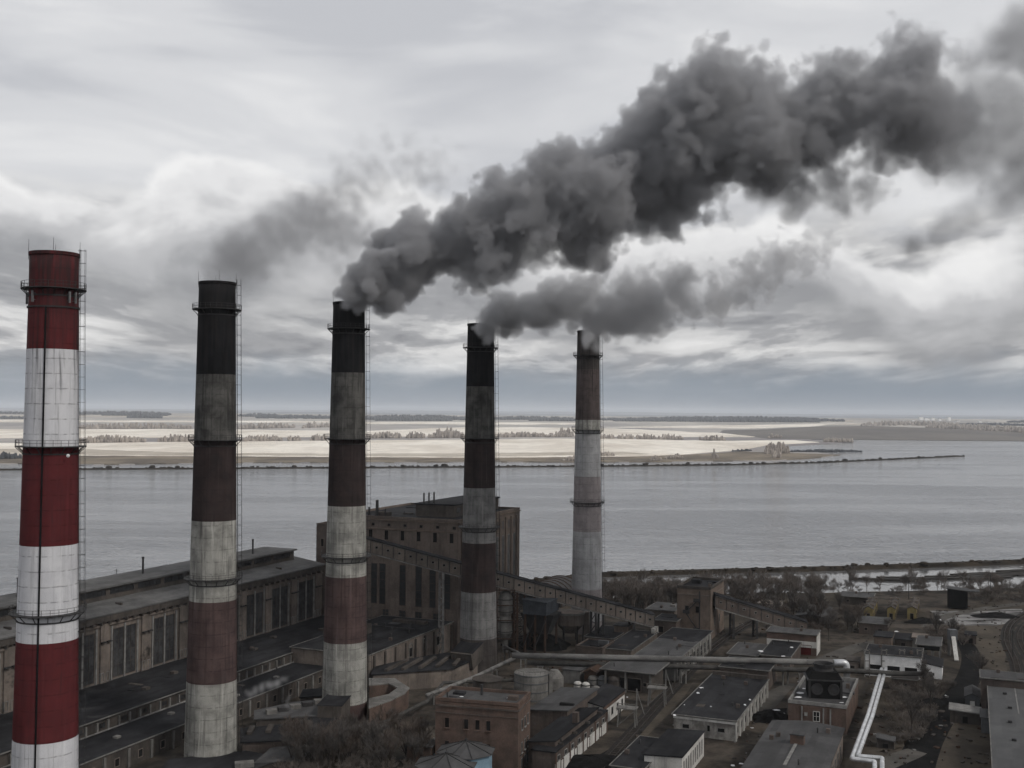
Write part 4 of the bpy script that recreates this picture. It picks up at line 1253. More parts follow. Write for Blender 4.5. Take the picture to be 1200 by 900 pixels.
MB().lathe([(2.0, 3.2), (4.9, 6.2), (5.0, 10.2), (4.8, 10.4), (0.05, 11.0)], 30).build('shell', M_STUCCO, hp)
for k in range(6):
    a = k * math.pi / 3
    MB().bar((4.4 * math.cos(a), 4.4 * math.sin(a), 0), (4.7 * math.cos(a), 4.7 * math.sin(a), 6.6), 0.4).build('leg', M_STEEL_D, hp)
MB().lathe([(5.0, 9.9), (5.25, 9.9), (5.25, 10.5), (5.0, 10.5)], 30, closed=True).build('rim', M_PALE, hp)
MB().box((5.8, 1.5, 5.0), (2.0, 2.5, 10.5)).build('access_shaft', M_STUCCO, hp)
# coal vault behind
p = G(645, 704, 0)
cv = thing('coal_vault', 'dark arched coal store roof behind the conveyor gallery', 'vault', (p.x, p.y, 0), -ANG)
vb = MB()
prof = [(10 * math.cos(a), 8.8 * math.sin(a)) for a in np.linspace(0, math.pi, 15)]
vb.quad_prism([(x, -14, z) for x, z in reversed(prof)], [(x, 14, z) for x, z in reversed(prof)])
vb.build('vault_roof', M_STEEL_D, cv)
rib = MB()
rib.tube([(10.1 * math.cos(a), 0, 8.9 * math.sin(a)) for a in np.linspace(0, math.pi, 15)], 0.2, 5)
rme = rib.mesh('roof_rib', M_RUST)
for k in range(7):
    link('roof_rib', rme, cv, (0, -13.5 + 4.5 * k, 0))
# ================================================================== yard: office, sheds, tanks, pipes
OF = Building('office_building', 'red brick three storey office block with flat tarred roof', 'building', rect((507, 824), (610, 826.5), (623, 815), 15.0, R(15)), 15.0, M_BRICK, M_ROOF_G, ang=R(15), style='parapet', parapet=0.7)
k = OF.W / 103.0
for zr in (9.3, 4.2):
    OF.openings('f', [15 * k, 39 * k, 53 * k, 66.5 * k], zr, 1.15, 2.3, M_BRICK, M_DARK, proud=0.12, sill=True)
    OF.openings('r', [OF.L * f for f in (0.3, 0.55, 0.78)], zr, 1.1, 2.3, M_PALE, M_DARK, sill=True)
OF.openings('r', [OF.L * f for f in (0.3, 0.55, 0.78)], 0.4, 1.3, 2.6, M_PALE, M_DARK, name='door')
OF.course('f', 14.2, 0.35, 0.25, M_BRICK_D, 'cornice')
OF.course('r', 14.2, 0.35, 0.25, M_BRICK_D, 'cornice')
OF.course('f', 12.6, 0.2, 0.12, M_BRICK_D, 'string_course')
OF.top('roof_vent', M_STEEL_D, -1, 2, 0.5, 0.5, 2.4)
OF.top('roof_hatch', M_BRICK_D, 7, 0, 2.2, 1.8, 0.9)
OF.top('roof_hatch', M_ROOF, -6, 1, 2.6, 2.0, 0.6)
OA = Building('office_annex', 'low brick annex with dark roof at the office corner', 'building', rect((583, 886), (609, 886), (611, 874), 3.6, R(15)), 3.6, M_BRICK, M_ROOF, ang=R(15))
OA.openings('r', [1.5, 4.0], 0.4, 1.2, 2.3, M_PALE, M_DARK, name='door')


def pavilion(label, apx, eave_px, z_eave, z_apex, n, m):
    c = G(apx[0], apx[1], z_apex)
    rr_ = (G(eave_px[1], 884, z_eave) - G(eave_px[0], 884, z_eave)).length / 2
    root = thing('pavilion', label, 'pavilion', (c.x, c.y, 0), 0.25)
    pts = [(rr_ * math.cos(2 * math.pi * k / n), rr_ * math.sin(2 * math.pi * k / n)) for k in range(n)]
    MB().prism([(x * 0.9, y * 0.9) for x, y in pts], -0.1, z_eave - 0.05).build('wall', m, root)
    fm_ = []
    for k in range(n):
        a, b = pts[k], pts[(k + 1) % n]
        tri = [(a[0], a[1], z_eave), (b[0], b[1], z_eave), (0, 0, z_apex)]
        MB().quad_prism(tri, [(p[0], p[1], p[2] + 0.18) for p in tri]).build('roof_panel', M_ROOF_G, root)
        MB().bar((a[0], a[1], z_eave + 0.25), (0, 0, z_apex + 0.25), 0.16).build('roof_rib', M_STEEL_D, root)
    MB().lathe([(0.35, z_apex), (0.3, z_apex + 0.6), (0.08, z_apex + 0.7), (0.05, z_apex + 1.5), (0.01, z_apex + 1.55)], 8).build('finial', M_STEEL_D, root)
    wm_ = opening_mesh('window', 1.2, 1.9, M_PALE, M_DARK, (1, 1), 0.1, False)
    for k in range(n):
        a = 2 * math.pi * (k + 0.5) / n
        q = rr_ * 0.9 * math.cos(math.pi / n)
        link('window', wm_, root, (q * math.cos(a), q * math.sin(a), 1.0), a + math.pi / 2)
    return root


pavilion('pale blue pavilion with grey tent roof in front of the office', (546, 869), (509, 580), 7.4, 9.4, 8, M_BLUE)
pavilion('nearest blue pavilion with grey tent roof at the bottom edge', (523, 884), (487, 561), 6.4, 8.4, 8, M_BLUE)
KB = Building('brick_kiosk', 'little red brick kiosk with flat roof left of the blue pavilions', 'building', rect((476, 875.5), (506, 876), (510, 869.5), 4.6, R(15)), 4.6, M_BRICK, M_ROOF_G, ang=R(15))
KB.openings('r', [KB.L * 0.5], 0.3, 1.2, 2.4, M_BLUE, M_BLUE, name='door')

# storehouse row east of the office
SA = Building('storehouse', 'wide storehouse with dark pitched roof right behind the office', 'building', rect((618, 866), (652, 868), (689, 829), 6.6), 6.6, M_BRICK_D, M_ROOF, style='shed', rise=-0.9)
SA.top('brick_stack', M_BRICK_D, SA.W * 0.40, SA.L * 0.02, 1.3, 1.3, 3.2, z=6.0)
SB = Building('storehouse', 'storehouse with grey pitched roof below the grey tank', 'building', rect((618, 830), (667, 832), (692, 807), 7.4), 7.4, M_BRICK_D, M_ROOF_G, style='shed', rise=-0.8)
SB.top('roof_beam', M_DARK, 3.2, -SB.L * 0.3, 3.6, 1.0, 0.9, z=7.2)
SC = Building('workshop', 'long brick workshop with limewashed lower wall and flat tar roof', 'building', rect((622, 881), (652, 882), (705, 833), 5.0), 5.0, M_BRICK_D, M_ROOF, eave=0.25)
nb = int(SC.L / 4.6)
SC.part('limewash_panel', MB().box((SC.W / 2 + 0.04, 0, 1.35), (0.08, SC.L - 0.2, 2.7)), M_WHITEW)
SC.openings('r', [2.2 + 4.6 * i for i in range(nb)], 2.9, 1.7, 1.3, M_PALE, M_DARK, proud=0.16)
SC.openings('r', [4.4 + 9.2 * i for i in range(nb // 2)], 0.1, 2.0, 2.6, M_RUST, M_DARK, name='door', proud=0.20)
for i in range(4):
    SC.part('roof_kerb', MB().box((0, -SC.L * 0.36 + i * SC.L * 0.25, 5.65), (SC.W, 0.5, 0.5)), M_STUCCO_D)
SC.pilasters('r', [0.4 + 9.2 * i for i in range(nb // 2 + 1)], 0.5, 0.25, 0, 4.9, M_BRICK)
SD = Building('workshop', 'white walled workshop with tar roof at the far end of the row', 'building', rect((685, 826), (706, 829), (741, 809.5), 5.0), 5.0, M_WHITEW, M_ROOF, eave=0.35, style='shed', rise=0.9)
SD.openings('r', [SD.L * f for f in (0.18, 0.42, 0.66, 0.88)], 1.2, 1.5, 2.0, M_PALE, M_DARK)
SD.course('r', 4.3, 0.9, 0.10, M_BRICK, 'brick_frieze')

# tanks
p = G(623, 818, 0)
tk = cyl_thing('storage_tank', 'squat grey cylindrical storage tank behind the office', 'tank', p, [(4.9, 0), (4.9, 7.2), (4.75, 7.3), (0.05, 7.7)], M_CONCP, 40)
band_rings(tk, 4.9, (0.4, 2.5, 4.9, 7.0), M_GALV)
MB().bar((5.3, -1.5, 0), (5.3, -1.5, 7.5), 1.0).build('stair_shaft', M_CONCP, tk)
rl = MB()
for k_ in range(18):
    a = 2 * math.pi * k_ / 18
    rl.bar(ring_pt(4.7, a, 7.3), ring_pt(4.7, a, 8.3), 0.06)
rl.lathe([(4.68, 8.2), (4.74, 8.2), (4.74, 8.27), (4.68, 8.27)], 30, closed=True)
rl.build('railing', M_STEEL_D, tk)
p = G(571, 818, 0)
t3 = cyl_thing('water_tank', 'round dark tank with shallow conical roof behind the office roof', 'tank', p, [(4.0, 0), (4.0, 5.2), (4.3, 5.3), (4.3, 5.5), (0.05, 6.9)], M_STUCCO_D, 32)
band_rings(t3, 4.0, (1.0, 3.0), M_STEEL_D)
p = G(650, 806, 0)
t4 = cyl_thing('settling_drum', 'dull conical drum lying right of the grey tank', 'tank', p, [(2.6, 0), (2.6, 3.2), (1.2, 5.2), (0.05, 5.4)], M_CONCP, 24)
for i, (tx, ty, m_, lab) in enumerate(((677, 809, M_WHITEW, 'leftmost small white domed vessel in the tank cluster'), (686.5, 810, M_WHITEW, 'second small white domed vessel in the tank cluster'), (695, 806, M_CONCP, 'grey domed vessel behind the white ones'),
                                       (698, 818, M_CONCP, 'lone pale vessel in front of the tank cluster'), (707, 807, M_GALV, 'dark grey vessel right of the white vessels'), (720, 809, M_STUCCO_D, 'large dark vessel at the right of the tank cluster'))):
    p = G(tx, ty, 0)
    r = (1.15, 1.15, 1.5, 1.3, 1.6, 1.8)[i]
    h = (2.6, 2.6, 3.6, 3.4, 3.8, 4.4)[i]
    q = cyl_thing('pressure_vessel', lab, 'vessel', p, [(r, 0), (r, h * 0.75), (r * 0.85, h * 0.9), (r * 0.5, h * 0.98), (0.05, h)], m_, 20, 'cluster of small upright vessels')
    band_rings(q, r, (h * 0.3, h * 0.7), M_STEEL_D)

# sheds west of the railway
SH = Building('loading_shed', 'long loading shed with half patched grey roof along the railway', 'shed', rect((741, 772), (795, 773), (831, 740.5), 6.0), 6.0, M_CONCP, M_ROOF_G, style='flat', eave=0.5)
SH.part('roof_patch', MB().box((0, SH.L * 0.30, 6.47), (SH.W + 0.9, SH.L * 0.38, 0.08)), M_ROOF, parent=SH.roof)
nb = int(SH.L / 5)
SH.openings('r', [2.5 + 5 * i for i in range(nb)], 1.0, 3.0, 3.6, M_PALE, M_DARK, bars=(2, 2))
SH.pilasters('r', [5 * i + 0.2 for i in range(nb + 1)], 0.6, 0.3, 0, 5.9, M_DIRTYW)
# loading dock with canopy
CD = Building('loading_dock', 'open fronted dock with flat canopy under the pipe bridge', 'shed', rect((708, 787), (766, 788), (776, 779), 5.6), 5.6, M_STUCCO_D, M_ROOF_G, eave=1.6, thick=0.4)
CD.openings('f', [CD.W * 0.28, CD.W * 0.62], 0.2, 4.2, 3.8, M_STUCCO, M_DARK, name='gate')
CD.openings('f', [CD.W * 0.86], 1.8, 1.2, 1.2, M_STUCCO, M_DARK)
for f in (0.0, 0.45, 1.0):
    MB().box((-CD.W / 2 + CD.W * f, -CD.L / 2 - 1.2, 2.8), (0.5, 0.5, 5.6)).build('canopy_post', M_CONCP, CD.root)
LB = Building('low_workshop', 'low brown workshop behind the pipe bridge', 'building', rect((673, 759), (707, 760.5), (714, 752), 5.2), 5.2, M_BRICK_D, M_ROOF, style='parapet', parapet=0.4)
LB.openings('f', [2.5, 5.5], 1.4, 1.6, 1.4, M_PALE, M_DARK)
LB.top('skylight', M_GALV, 2.6, 1.0, 3.4, 0.8, 1.2)
LB2 = Building('low_workshop', 'dark roofed workshop between pipe bridge and conveyor', 'building', rect((708, 761), (740, 763), (757, 741), 4.6), 4.6, M_STUCCO, M_ROOF, eave=0.4)
LB2.part('end_gable', MB().box((LB2.W / 2 - 0.6, LB2.L / 2 - 1, 5.6), (1.2, 5.0, 2.2)), M_DIRTYW)
LB2.openings('r', [3, 8, 13], 1.0, 1.6, 2.0, M_PALE, M_DARK)
LB3 = Building('boiler_kiosk', 'little pale brick cube below the conveyor gallery', 'building', rect((719, 734), (736, 734.6), (739, 731), 6.0), 6.0, M_BRICK_T, M_ROOF_G)
LB4 = Building('low_workshop', 'flat dark workshop behind the pale brick cube', 'building', rect((684, 748), (720, 749), (738, 737), 3.6), 3.6, M_STUCCO_D, M_ROOF)
LB5 = Building('lean_to_shed', 'short grey concrete shed under the left end of the pipe bridge', 'shed', rect((658, 786), (681, 786.5), (690, 779), 3.8), 3.8, M_CONCP, M_ROOF_G)
LB6 = Building('lean_to_shed', 'rust red sheet shed beside the short concrete shed', 'shed', rect((684, 788), (700, 788.5), (703, 782), 4.2), 4.2, M_RUST, M_RUST, style='gable', rise=0.8)
LB7 = Building('low_workshop', 'brown flat house behind the brick tower', 'building', rect((755, 716), (792, 716), (800, 709), 4.5), 4.5, M_STUCCO, M_ROOF_G)
LB7.top('roof_vent', M_PALE, 3, 0, 2, 1.4, 1.2)

# east of the railway
D1 = Building('warehouse', 'broad warehouse with wide black roof and peeling white walls', 'building', rect((787, 841), (864, 844), (899, 798), 4.6), 4.6, M_DIRTYW, M_ROOF, eave=0.45, thick=0.3)
D1.openings('f', [D1.W * 0.2, D1.W * 0.77], 1.7, 1.9, 1.2, M_PALE, M_DARK)
D1.openings('f', [D1.W * 0.57], 1.6, 0.8, 1.6, M_PALE, M_DARK)
D1.course('f', 4.35, 0.55, 0.3, M_WHITEW, 'fascia')
nb = int(D1.L / 5)
D1.openings('r', [2.5 + 5 * i for i in range(nb)], 1.4, 1.8, 1.9, M_PALE, M_DARK)
D1.pilasters('r', [5 * i + 0.2 for i in range(nb + 1)], 0.6, 0.3, 0, 4.5, M_WHITEW)
D1.part('back_parapet', MB().box((0, D1.L / 2 - 0.4, 5.5), (D1.W, 0.7, 1.2)), M_STUCCO_D)
D2 = Building('garage', 'white flat garage with tall side windows at the bottom edge', 'building', rect((753, 884.5), (801, 886), (827, 858), 5.6), 5.6, M_WHITEW, M_ROOF, eave=0.2, style='shed', rise=-0.5)
nb = 9
D2.openings('r', [D2.L * (i + 0.7) / (nb + 0.8) for i in range(nb)], 1.0, 1.0, 3.6, M_WHITEW, M_DARK, proud=0.12)
D2b = Building('low_shed', 'low tar roofed shed joining the white garage on its left', 'shed', rect((716, 899), (754, 903), (783, 869), 3.4), 3.4, M_STUCCO_D, M_ROOF)
D3 = Building('warehouse', 'long warehouse with grey roof, pale ridge strip and brick stack', 'building', rect((868, 906), (966, 908), (990, 855), 6.6), 6.6, M_STUCCO, M_ROOF_G, eave=0.5, style='gable', rise=0.7)
D3.part('ridge_strip', MB().box((0, -D3.L * 0.16, 7.66), (0.7, D3.L * 0.55, 0.06)), M_PALE, parent=D3.roof)
sb = D3.top('brick_stack', M_BRICK, 0.2, D3.L * 0.02, 2.9, 2.4, 2.7, z=6.8)
MB().box((0.2, D3.L * 0.02, 9.6), (3.3, 2.8, 0.25)).build('stack_cap', M_ROOF_G, sb)
nb = int(D3.L / 5)
D3.openings('r', [2.4 + 5 * i for i in range(nb)], 1.6, 2.2, 2.8, M_PALE, M_DARK, bars=(2, 2))
E1 = Building('pump_station', 'brick pump station with pale parapet under the black cooling tower', 'building', rect((922, 827), (993, 829), (1001, 799), 6.2), 6.2, M_BRICK, M_ROOF_G, style='parapet', parapet=0.9, trim=M_PALE)
E1.openings('f', [E1.W * 0.49], 2.4, 1.7, 2.6, M_WHITEW, M_DARK, bars=(2, 2))
E1.openings('f', [E1.W * 0.31], 3.6, 0.8, 0.9, M_PALE, M_WHITEW, name='wall_unit', proud=0.3)
E1.pilasters('f', [E1.W * f for f in (0.24, 0.61, 0.73)], 0.35, 0.2, 0.2, 5.9, M_PALE)
p = G(965, 815, 6.3)
ct = thing('cooling_tower', 'black fan cooling tower standing on the brick pump station', 'cooling tower', (p.x, p.y, 6.4), -R(8))
MB().box((0, 0, 2.3), (8.2, 7.5, 4.6)).build('casing', M_COAL, ct)
MB().quad_prism([(-4.4, -4.0, 4.6), (4.4, -4.0, 4.6), (4.4, 4.0, 4.6), (-4.4, 4.0, 4.6)], [(-3.3, -3.0, 6.6), (3.3, -3.0, 6.6), (3.3, 3.0, 6.6), (-3.3, 3.0, 6.6)]).build('hood', M_COAL, ct)
MB().lathe([(2.6, 6.5), (2.4, 7.2), (2.7, 8.4), (2.5, 8.4), (2.2, 7.2)], 24).build('fan_shroud', M_STEEL_D, ct)
for sx in (-2.1, 2.1):
    MB().lathe([(1.5, 0), (1.5, 0.3), (1.2, 0.3), (1.2, 0.05), (0.02, 0.05)], 20).build('side_fan', M_STEEL_D, ct, loc=(sx, -3.75, 2.4)).rotation_euler = (math.pi / 2, 0, 0)
MB().box((0, 0, 4.7), (9.2, 8.4, 0.35)).build('cornice', M_STEEL_D, ct)
for sx in (-4.0, 4.0):
    MB().box((sx, -3.8, 2.3), (0.5, 0.5, 4.6)).build('corner_post', M_STEEL_D, ct)
BB = Building('low_workshop', 'dark brick workshop behind the wide black roof', 'building', rect((842, 784), (902, 786), (914, 776), 5.4), 5.4, M_BRICK_D, M_ROOF)
BB.openings('f', [BB.W * f for f in (0.25, 0.5, 0.75)], 1.4, 1.8, 1.6, M_STUCCO_D, M_DARK)

HG = Building('fire_garage', 'brick and white garage with red gate', 'building', rect((897, 742.5), (958, 744), (964, 740.2), 6.6), 6.6, M_BRICK, M_ROOF_G, eave=0.25)
HG.part('white_band', MB().box((0, -HG.L / 2 - 0.05, 3.6), (HG.W - 0.05, 0.10, 2.0)), M_WHITEW)
HG.part('white_side', MB().box((HG.W / 2 + 0.05, 0, 3.2), (0.10, HG.L - 0.05, 6.2)), M_WHITEW)
HG.openings('f', [HG.W * 0.78], 0.05, 4.0, 3.4, M_BRICK, M_REDDOOR, name='gate', proud=0.16)
H2 = Building('low_shed', 'flat tar roofed shed in front of the red gate garage', 'shed', rect((891, 769), (926, 771), (937, 754.5), 4.0), 4.0, M_BRICK_D, M_ROOF)
H3 = Building('low_shed', 'low grey roofed shed left of the garage', 'shed', rect((852, 768), (888, 769.5), (900, 757), 2.8), 2.8, M_STUCCO_D, M_ROOF_G)

FW = Building('pump_house', 'white pump house with three dark windows behind steel portals', 'building', rect((1013, 769), (1080, 769.5), (1085, 761.5), 6.4), 6.4, M_WHITE_P, M_ROOF, eave=0.2)
FW.openings('f', [FW.W * f for f in (0.18, 0.51, 0.82)], 1.9, 3.9, 1.7, M_WHITE_P, M_DARK, bars=(1, 1))
FA = Building('pump_house_annex', 'small white annex with sloping roof right of the white pump house', 'building', rect((1079.5, 781), (1104, 781.5), (1107, 773), 3.6), 3.6, M_WHITE_P, M_ROOF, eave=0.2, style='shed', rise=0.9)
FA.openings('f', [FA.W * 0.5], 0.9, 1.6, 0.9, M_PALE, M_DARK)
for i, (x, lab) in enumerate(((1016, 'leftmost steel portal before the white pump house'), (1036, 'second steel portal before the white pump house'), (1057, 'third steel portal before the white pump house'), (1078, 'rightmost steel portal before the white pump house'))):
    p = G(x, 793, 0)
    po = thing('steel_portal', lab, 'portal', (p.x, p.y, 0), 0, 'steel portals along the pipe bridge')
    for dx in (-0.75, 0.75):
        MB().box((dx, 0, 4.2), (0.3, 0.3, 8.4)).build('post', M_CONCP, po)
    MB().box((0, 0, 8.0), (2.0, 0.3, 0.3)).box((0, 0, 4.8), (1.2, 0.24, 0.24)).box((0, 0, 2.6), (1.2, 0.24, 0.24)).build('crossbar', M_CONCP, po)
OS = Building('open_shed', 'grey roofed open shed on posts right of the white pump house', 'shed', rect((1075, 757), (1101, 757.5), (1103, 748.5), 5.6), 5.6, M_DARK, M_ROOF_G, z0=4.6, eave=0.6)
for f in (0.0, 0.33, 0.66, 1.0):
    for sy in (-0.45, 0.45):
        MB().box((-OS.W / 2 + OS.W * f, OS.L * sy, -2.35), (0.45, 0.45, 4.6)).build('post', M_CONCP, OS.root)
p = G(1114, 768, 0)
sc_ = thing('chute_tower', 'narrow grey tower with pale inclined chute right of the open shed', 'tower', (p.x, p.y, 0))
MB().box((0.6, 0, 7.0), (2.6, 2.4, 3.2)).build('cabin', M_GALV, sc_)
for sx in (-0.5, 1.7):
    MB().box((sx, 0, 2.7), (0.3, 2.0, 5.4)).build('leg', M_CONCP, sc_)
MB().bar((0.4, -1.4, 6.4), (-1.6, -9.0, 0.2), 1.3, 0.5).build('chute', M_WHITEW, sc_)

# ochre sheds and the other little houses near the shore
for i, (x0, x1, yb, yf, lab) in enumerate(((1012, 1023, 713.5, 702.0, 'left row of ochre gabled sheds near the shore'), (1039.5, 1049, 713.5, 702.5, 'middle row of ochre gabled sheds near the shore'), (1063, 1074, 713.5, 702.0, 'right row of ochre gabled sheds near the shore'))):
    rc = rect((x0, yb), (x1, yb), (x1 + 4, yf), 4.2)
    b_ = Building('ochre_shed', lab, 'shed', rc, 4.2, M_YELLOW, M_STUCCO_D, eave=0.25, rise=0.9, style='gable', group='ochre sheds near the shore')
    for kx in range(3):
        b_.part('fire_wall', MB().box((0, -b_.L / 2 + b_.L * (kx + 0.5) / 3, 2.9), (b_.W + 0.5, 0.5, 5.0)), M_STUCCO)
    b_.openings('f', [b_.W * 0.5], 0.1, 1.4, 2.4, M_STUCCO, M_DARK, name='door')
    b_.openings('r', [b_.L * (q + 0.2) / 5 for q in range(5)], 0.1, 1.2, 2.4, M_STUCCO_D, M_DARK, name='door')
JB = Building('black_shed', 'big black timber shed with overhanging roof near the shore', 'shed', rect((1110, 692.5), (1134, 692.8), (1137, 690.5), 7.5), 7.5, M_COAL, M_STEEL_D, z0=0.6, eave=0.3, style='shed', rise=0.6)
JB.part('roof_overhang', MB().box((JB.W / 2 + 2.3, 0, 6.9), (4.4, JB.L * 0.8, 0.3)), M_STEEL_D)
for sx in (-1, 1):
    MB().box((sx * JB.W * 0.4, -JB.L * 0.3, -0.3), (0.6, 0.6, 0.9)).build('leg', M_STEEL_D, JB.root)
LITTLE = [
    ('long_shed', 'long low grey roofed shed between shore trees and ochre sheds', (983, 700.5), (1023, 700.5), (1029, 696.8), 3.2, M_STUCCO_D, M_ROOF_G, 'flat'),
    ('brown_shed', 'dark brown shed with blue grey roof below the ochre sheds', (1006, 731.5), (1040, 732), (1044, 725.5), 3.8, M_BRICK_D, M_ROOF_G, 'flat'),
    ('brick_hut', 'brick hut with black roof behind the white pump house', (1024, 747), (1045, 747.5), (1048, 742), 4.4, M_BRICK_T, M_ROOF, 'flat'),
    ('flat_shed', 'low black roofed shed right of the brick hut', (1048, 750.5), (1069, 750.5), (1071, 744), 2.8, M_STUCCO_D, M_ROOF, 'flat'),
    ('pale_hut', 'small pale concrete hut right of the black roofed shed', (1069, 748.5), (1086, 748.5), (1090, 744.5), 3.6, M_CONCP, M_STUCCO, 'flat'),
    ('field_hut', 'lonely dark hut beside the dirt road bend', (1131, 745), (1144, 745.2), (1145, 741.5), 2.8, M_BRICK_D, M_ROOF, 'flat'),
    ('roadside_hut', 'small grey gabled hut beside the coal road', (1131, 817), (1148, 817.5), (1147, 808), 3.0, M_GALV, M_ROOF_G, 'gable'),
    ('plank_shed', 'low dark shed with pale tilted roof beside the coal road', (1113, 835), (1149, 836), (1150, 830), 2.8, M_STUCCO_D, M_PALE, 'shed'),
    ('pale_shed', 'pale low shed behind the brick conveyor end', (887, 709), (914, 709), (916, 705.5), 3.0, M_DIRTYW, M_STUCCO, 'flat'),
    ('brown_shed', 'low brown shed left of the steel portals', (991, 776), (1006, 776), (1008, 771), 3.4, M_STUCCO, M_STUCCO_D, 'flat'),
    ('field_shed', 'tin roofed lean to near the silver pipes', (1027, 869), (1048, 868), (1050, 865), 1.8, M_STUCCO_D, M_ROOF_G, 'shed'),
    ('long_shed', 'flat shed hidden in trees right of the lower conveyor', (930, 724), (968, 722), (982, 713), 3.0, M_STUCCO_D, M_ROOF_G, 'gable'),
    ('brick_hut', 'dark gate house under the pipe bridge near the white pump house', (1045, 797), (1075, 797.5), (1080, 791), 3.2, M_BRICK_D, M_STUCCO_D, 'flat')]
for name, lab, nl, nr, fr_, z, mw, mr, sty in LITTLE:
    b_ = Building(name, lab, 'shed' if 'shed' in name else 'hut', rect(nl, nr, fr_, z), z, mw, mr, style=sty, eave=0.3, rise=0.9 if sty == 'gable' else 0.4)
    n_ = max(1, int(b_.W / 4.5))
    b_.openings('f', [b_.W * (q + 0.5) / n_ for q in range(n_)][:-1] if n_ > 1 else [], z * 0.38, 1.2, 1.1, M_STUCCO, M_DARK)
    b_.openings('f', [b_.W * (n_ - 0.5) / n_], 0.05, 1.5, min(2.3, z * 0.7), M_STUCCO_D, M_DARK if 'grey gabled' not in lab else M_WHITEW, name='door')

L1 = Building('factory_hall', 'brown brick hall with flat roof at the right edge', 'building', rect((1150, 800), (1262, 801), (1262, 796.5), 8.6), 8.6, M_BRICK_D, M_ROOF_G, eave=0.3)
L1.openings('f', [2.6], 0.2, 2.6, 5.5, M_STUCCO_D, M_DARK, name='gate')
L2 = Building('factory_hall', 'hall with large pale grey flat roof in the lower right corner', 'building', rect((1166, 925), (1290, 930), (1280, 809.5), 6.4), 6.4, M_BRICK_D, M_ROOF_P, eave=0.3)
L2.part('roof_seam', MB().box((-L2.W * 0.16, L2.L * 0.3, 6.87), (0.3, L2.L * 0.36, 0.05)), M_PALE, parent=L2.roof)
for i, (x, y) in enumerate(((0.30, 0.33), (0.26, 0.17), (0.28, 0.02), (0.26, -0.15))):
    L2.top('roof_vent', M_STEEL_D, -L2.W * x, L2.L * y, 1.0, 0.8, 0.5, z=6.9)
L3 = Building('annex', 'small grey roofed annex left of the pale hall roof', 'building', rect((1150, 843), (1167, 843), (1168, 834), 3.6), 3.6, M_GALV, M_ROOF_P)

# ------------------------------------------------------------------ pipes
def pipeline(label, pts, r, m, supports, sm, n=12, collars=0):
    pts = [Vector(p) for p in pts]
    base = Vector((pts[0].x, pts[0].y, 0))
    root = thing('pipeline', label, 'pipeline', base)
    MB().tube([p - base for p in pts], r, n).build('pipe', m, root, smooth=True)
    for a, b, f in supports:
        p = pts[a].lerp(pts[b], f) - base
        MB().box((p.x - 0.7, p.y, (p.z - r) / 2), (0.4, 0.5, p.z - r)).box((p.x + 0.7, p.y, (p.z - r) / 2), (0.4, 0.5, p.z - r)).box((p.x, p.y, p.z - r - 0.15), (2.2, 0.6, 0.3)).build('support', sm, root)
    if collars:
        for i in range(len(pts) - 1):
            n_ = int((pts[i + 1] - pts[i]).length / collars)
            t_ = (pts[i + 1] - pts[i]).normalized()
            for q in range(1, n_):
                p = pts[i].lerp(pts[i + 1], q / n_) - base
                MB().tube([p - t_ * 0.12, p + t_ * 0.12], r * 1.07, n).build('collar', m, root)
    return root


def bend(pts, k=0.9, n=5):
    """round the corners of a polyline"""
    pts = [Vector(p) for p in pts]
    out = [pts[0]]
    for i in range(1, len(pts) - 1):
        a, b, c = pts[i - 1], pts[i], pts[i + 1]
        p, q = b + (a - b).normalized() * k, b + (c - b).normalized() * k
        for j in range(n + 1):
            f = j / n
            out.append(p.lerp(b, f).lerp(b.lerp(q, f), f))
    return out + [pts[-1]]


zq = 7.0
A, B = G(600, 768, zq), G(985, 776.5, zq)
m1 = pipeline('thick lagged pipe bridge running across the yard', [A, A.lerp(B, 0.35), A.lerp(B, 0.7), B], 0.85, M_PIPE, [(0, 1, 0.1), (0, 1, 0.75), (1, 2, 0.45), (2, 3, 0.0), (2, 3, 0.45), (2, 3, 0.9)], M_CONCP, 14, 9.0)
pipeline('bright silver elbow at the right end of the pipe bridge', bend([B - Vector((2, 0, 0)), B + Vector((1.8, 0, 0)), B + Vector((1.8, 0, -6.9))], 1.2), 0.95, M_SILVER, [], M_CONCP, 14)
A2, B2 = G(618, 776.5, 5.0), G(1006, 786.5, 5.0)
pipeline('thinner dark pipe in front of the thick pipe bridge', [A2, A2.lerp(B2, 0.4), B2, G(1040, 789, 5.0), G(1092, 790, 5.0)], 0.75, M_PIPE_D, [(0, 1, 0.1), (0, 1, 0.6), (1, 2, 0.13), (1, 2, 0.45), (1, 2, 0.72)], M_CONCP, 12)
A3 = G(620, 782, 5.4)
pipeline('thin pale pipe hugging the left end of the pipe bridge', bend([G(590, 757, 5.5), G(606, 764, 5.5), G(612, 768, 5.5), G(650, 771.5, 5.5)], 1.0), 0.4, M_PIPE, [(0, 1, 0.3)], M_STEEL_D)
pipeline('long pipe on trestles running from the office towards the fourth chimney', [G(500, 815, 3.5), G(555, 794, 3.5), G(603, 771, 4.5)], 0.55, M_PIPE, [(0, 1, 0.2), (0, 1, 0.8), (1, 2, 0.5)], M_CONCP)
pipeline('dark pipe on trestles parallel to the chimney row', [G(440, 852, 3.2), G(500, 822, 3.2), G(520, 800, 3.2), G(603, 797, 3.2)], 0.5, M_PIPE_D, [(0, 1, 0.4), (1, 2, 0.5), (2, 3, 0.5)], M_STEEL_D)
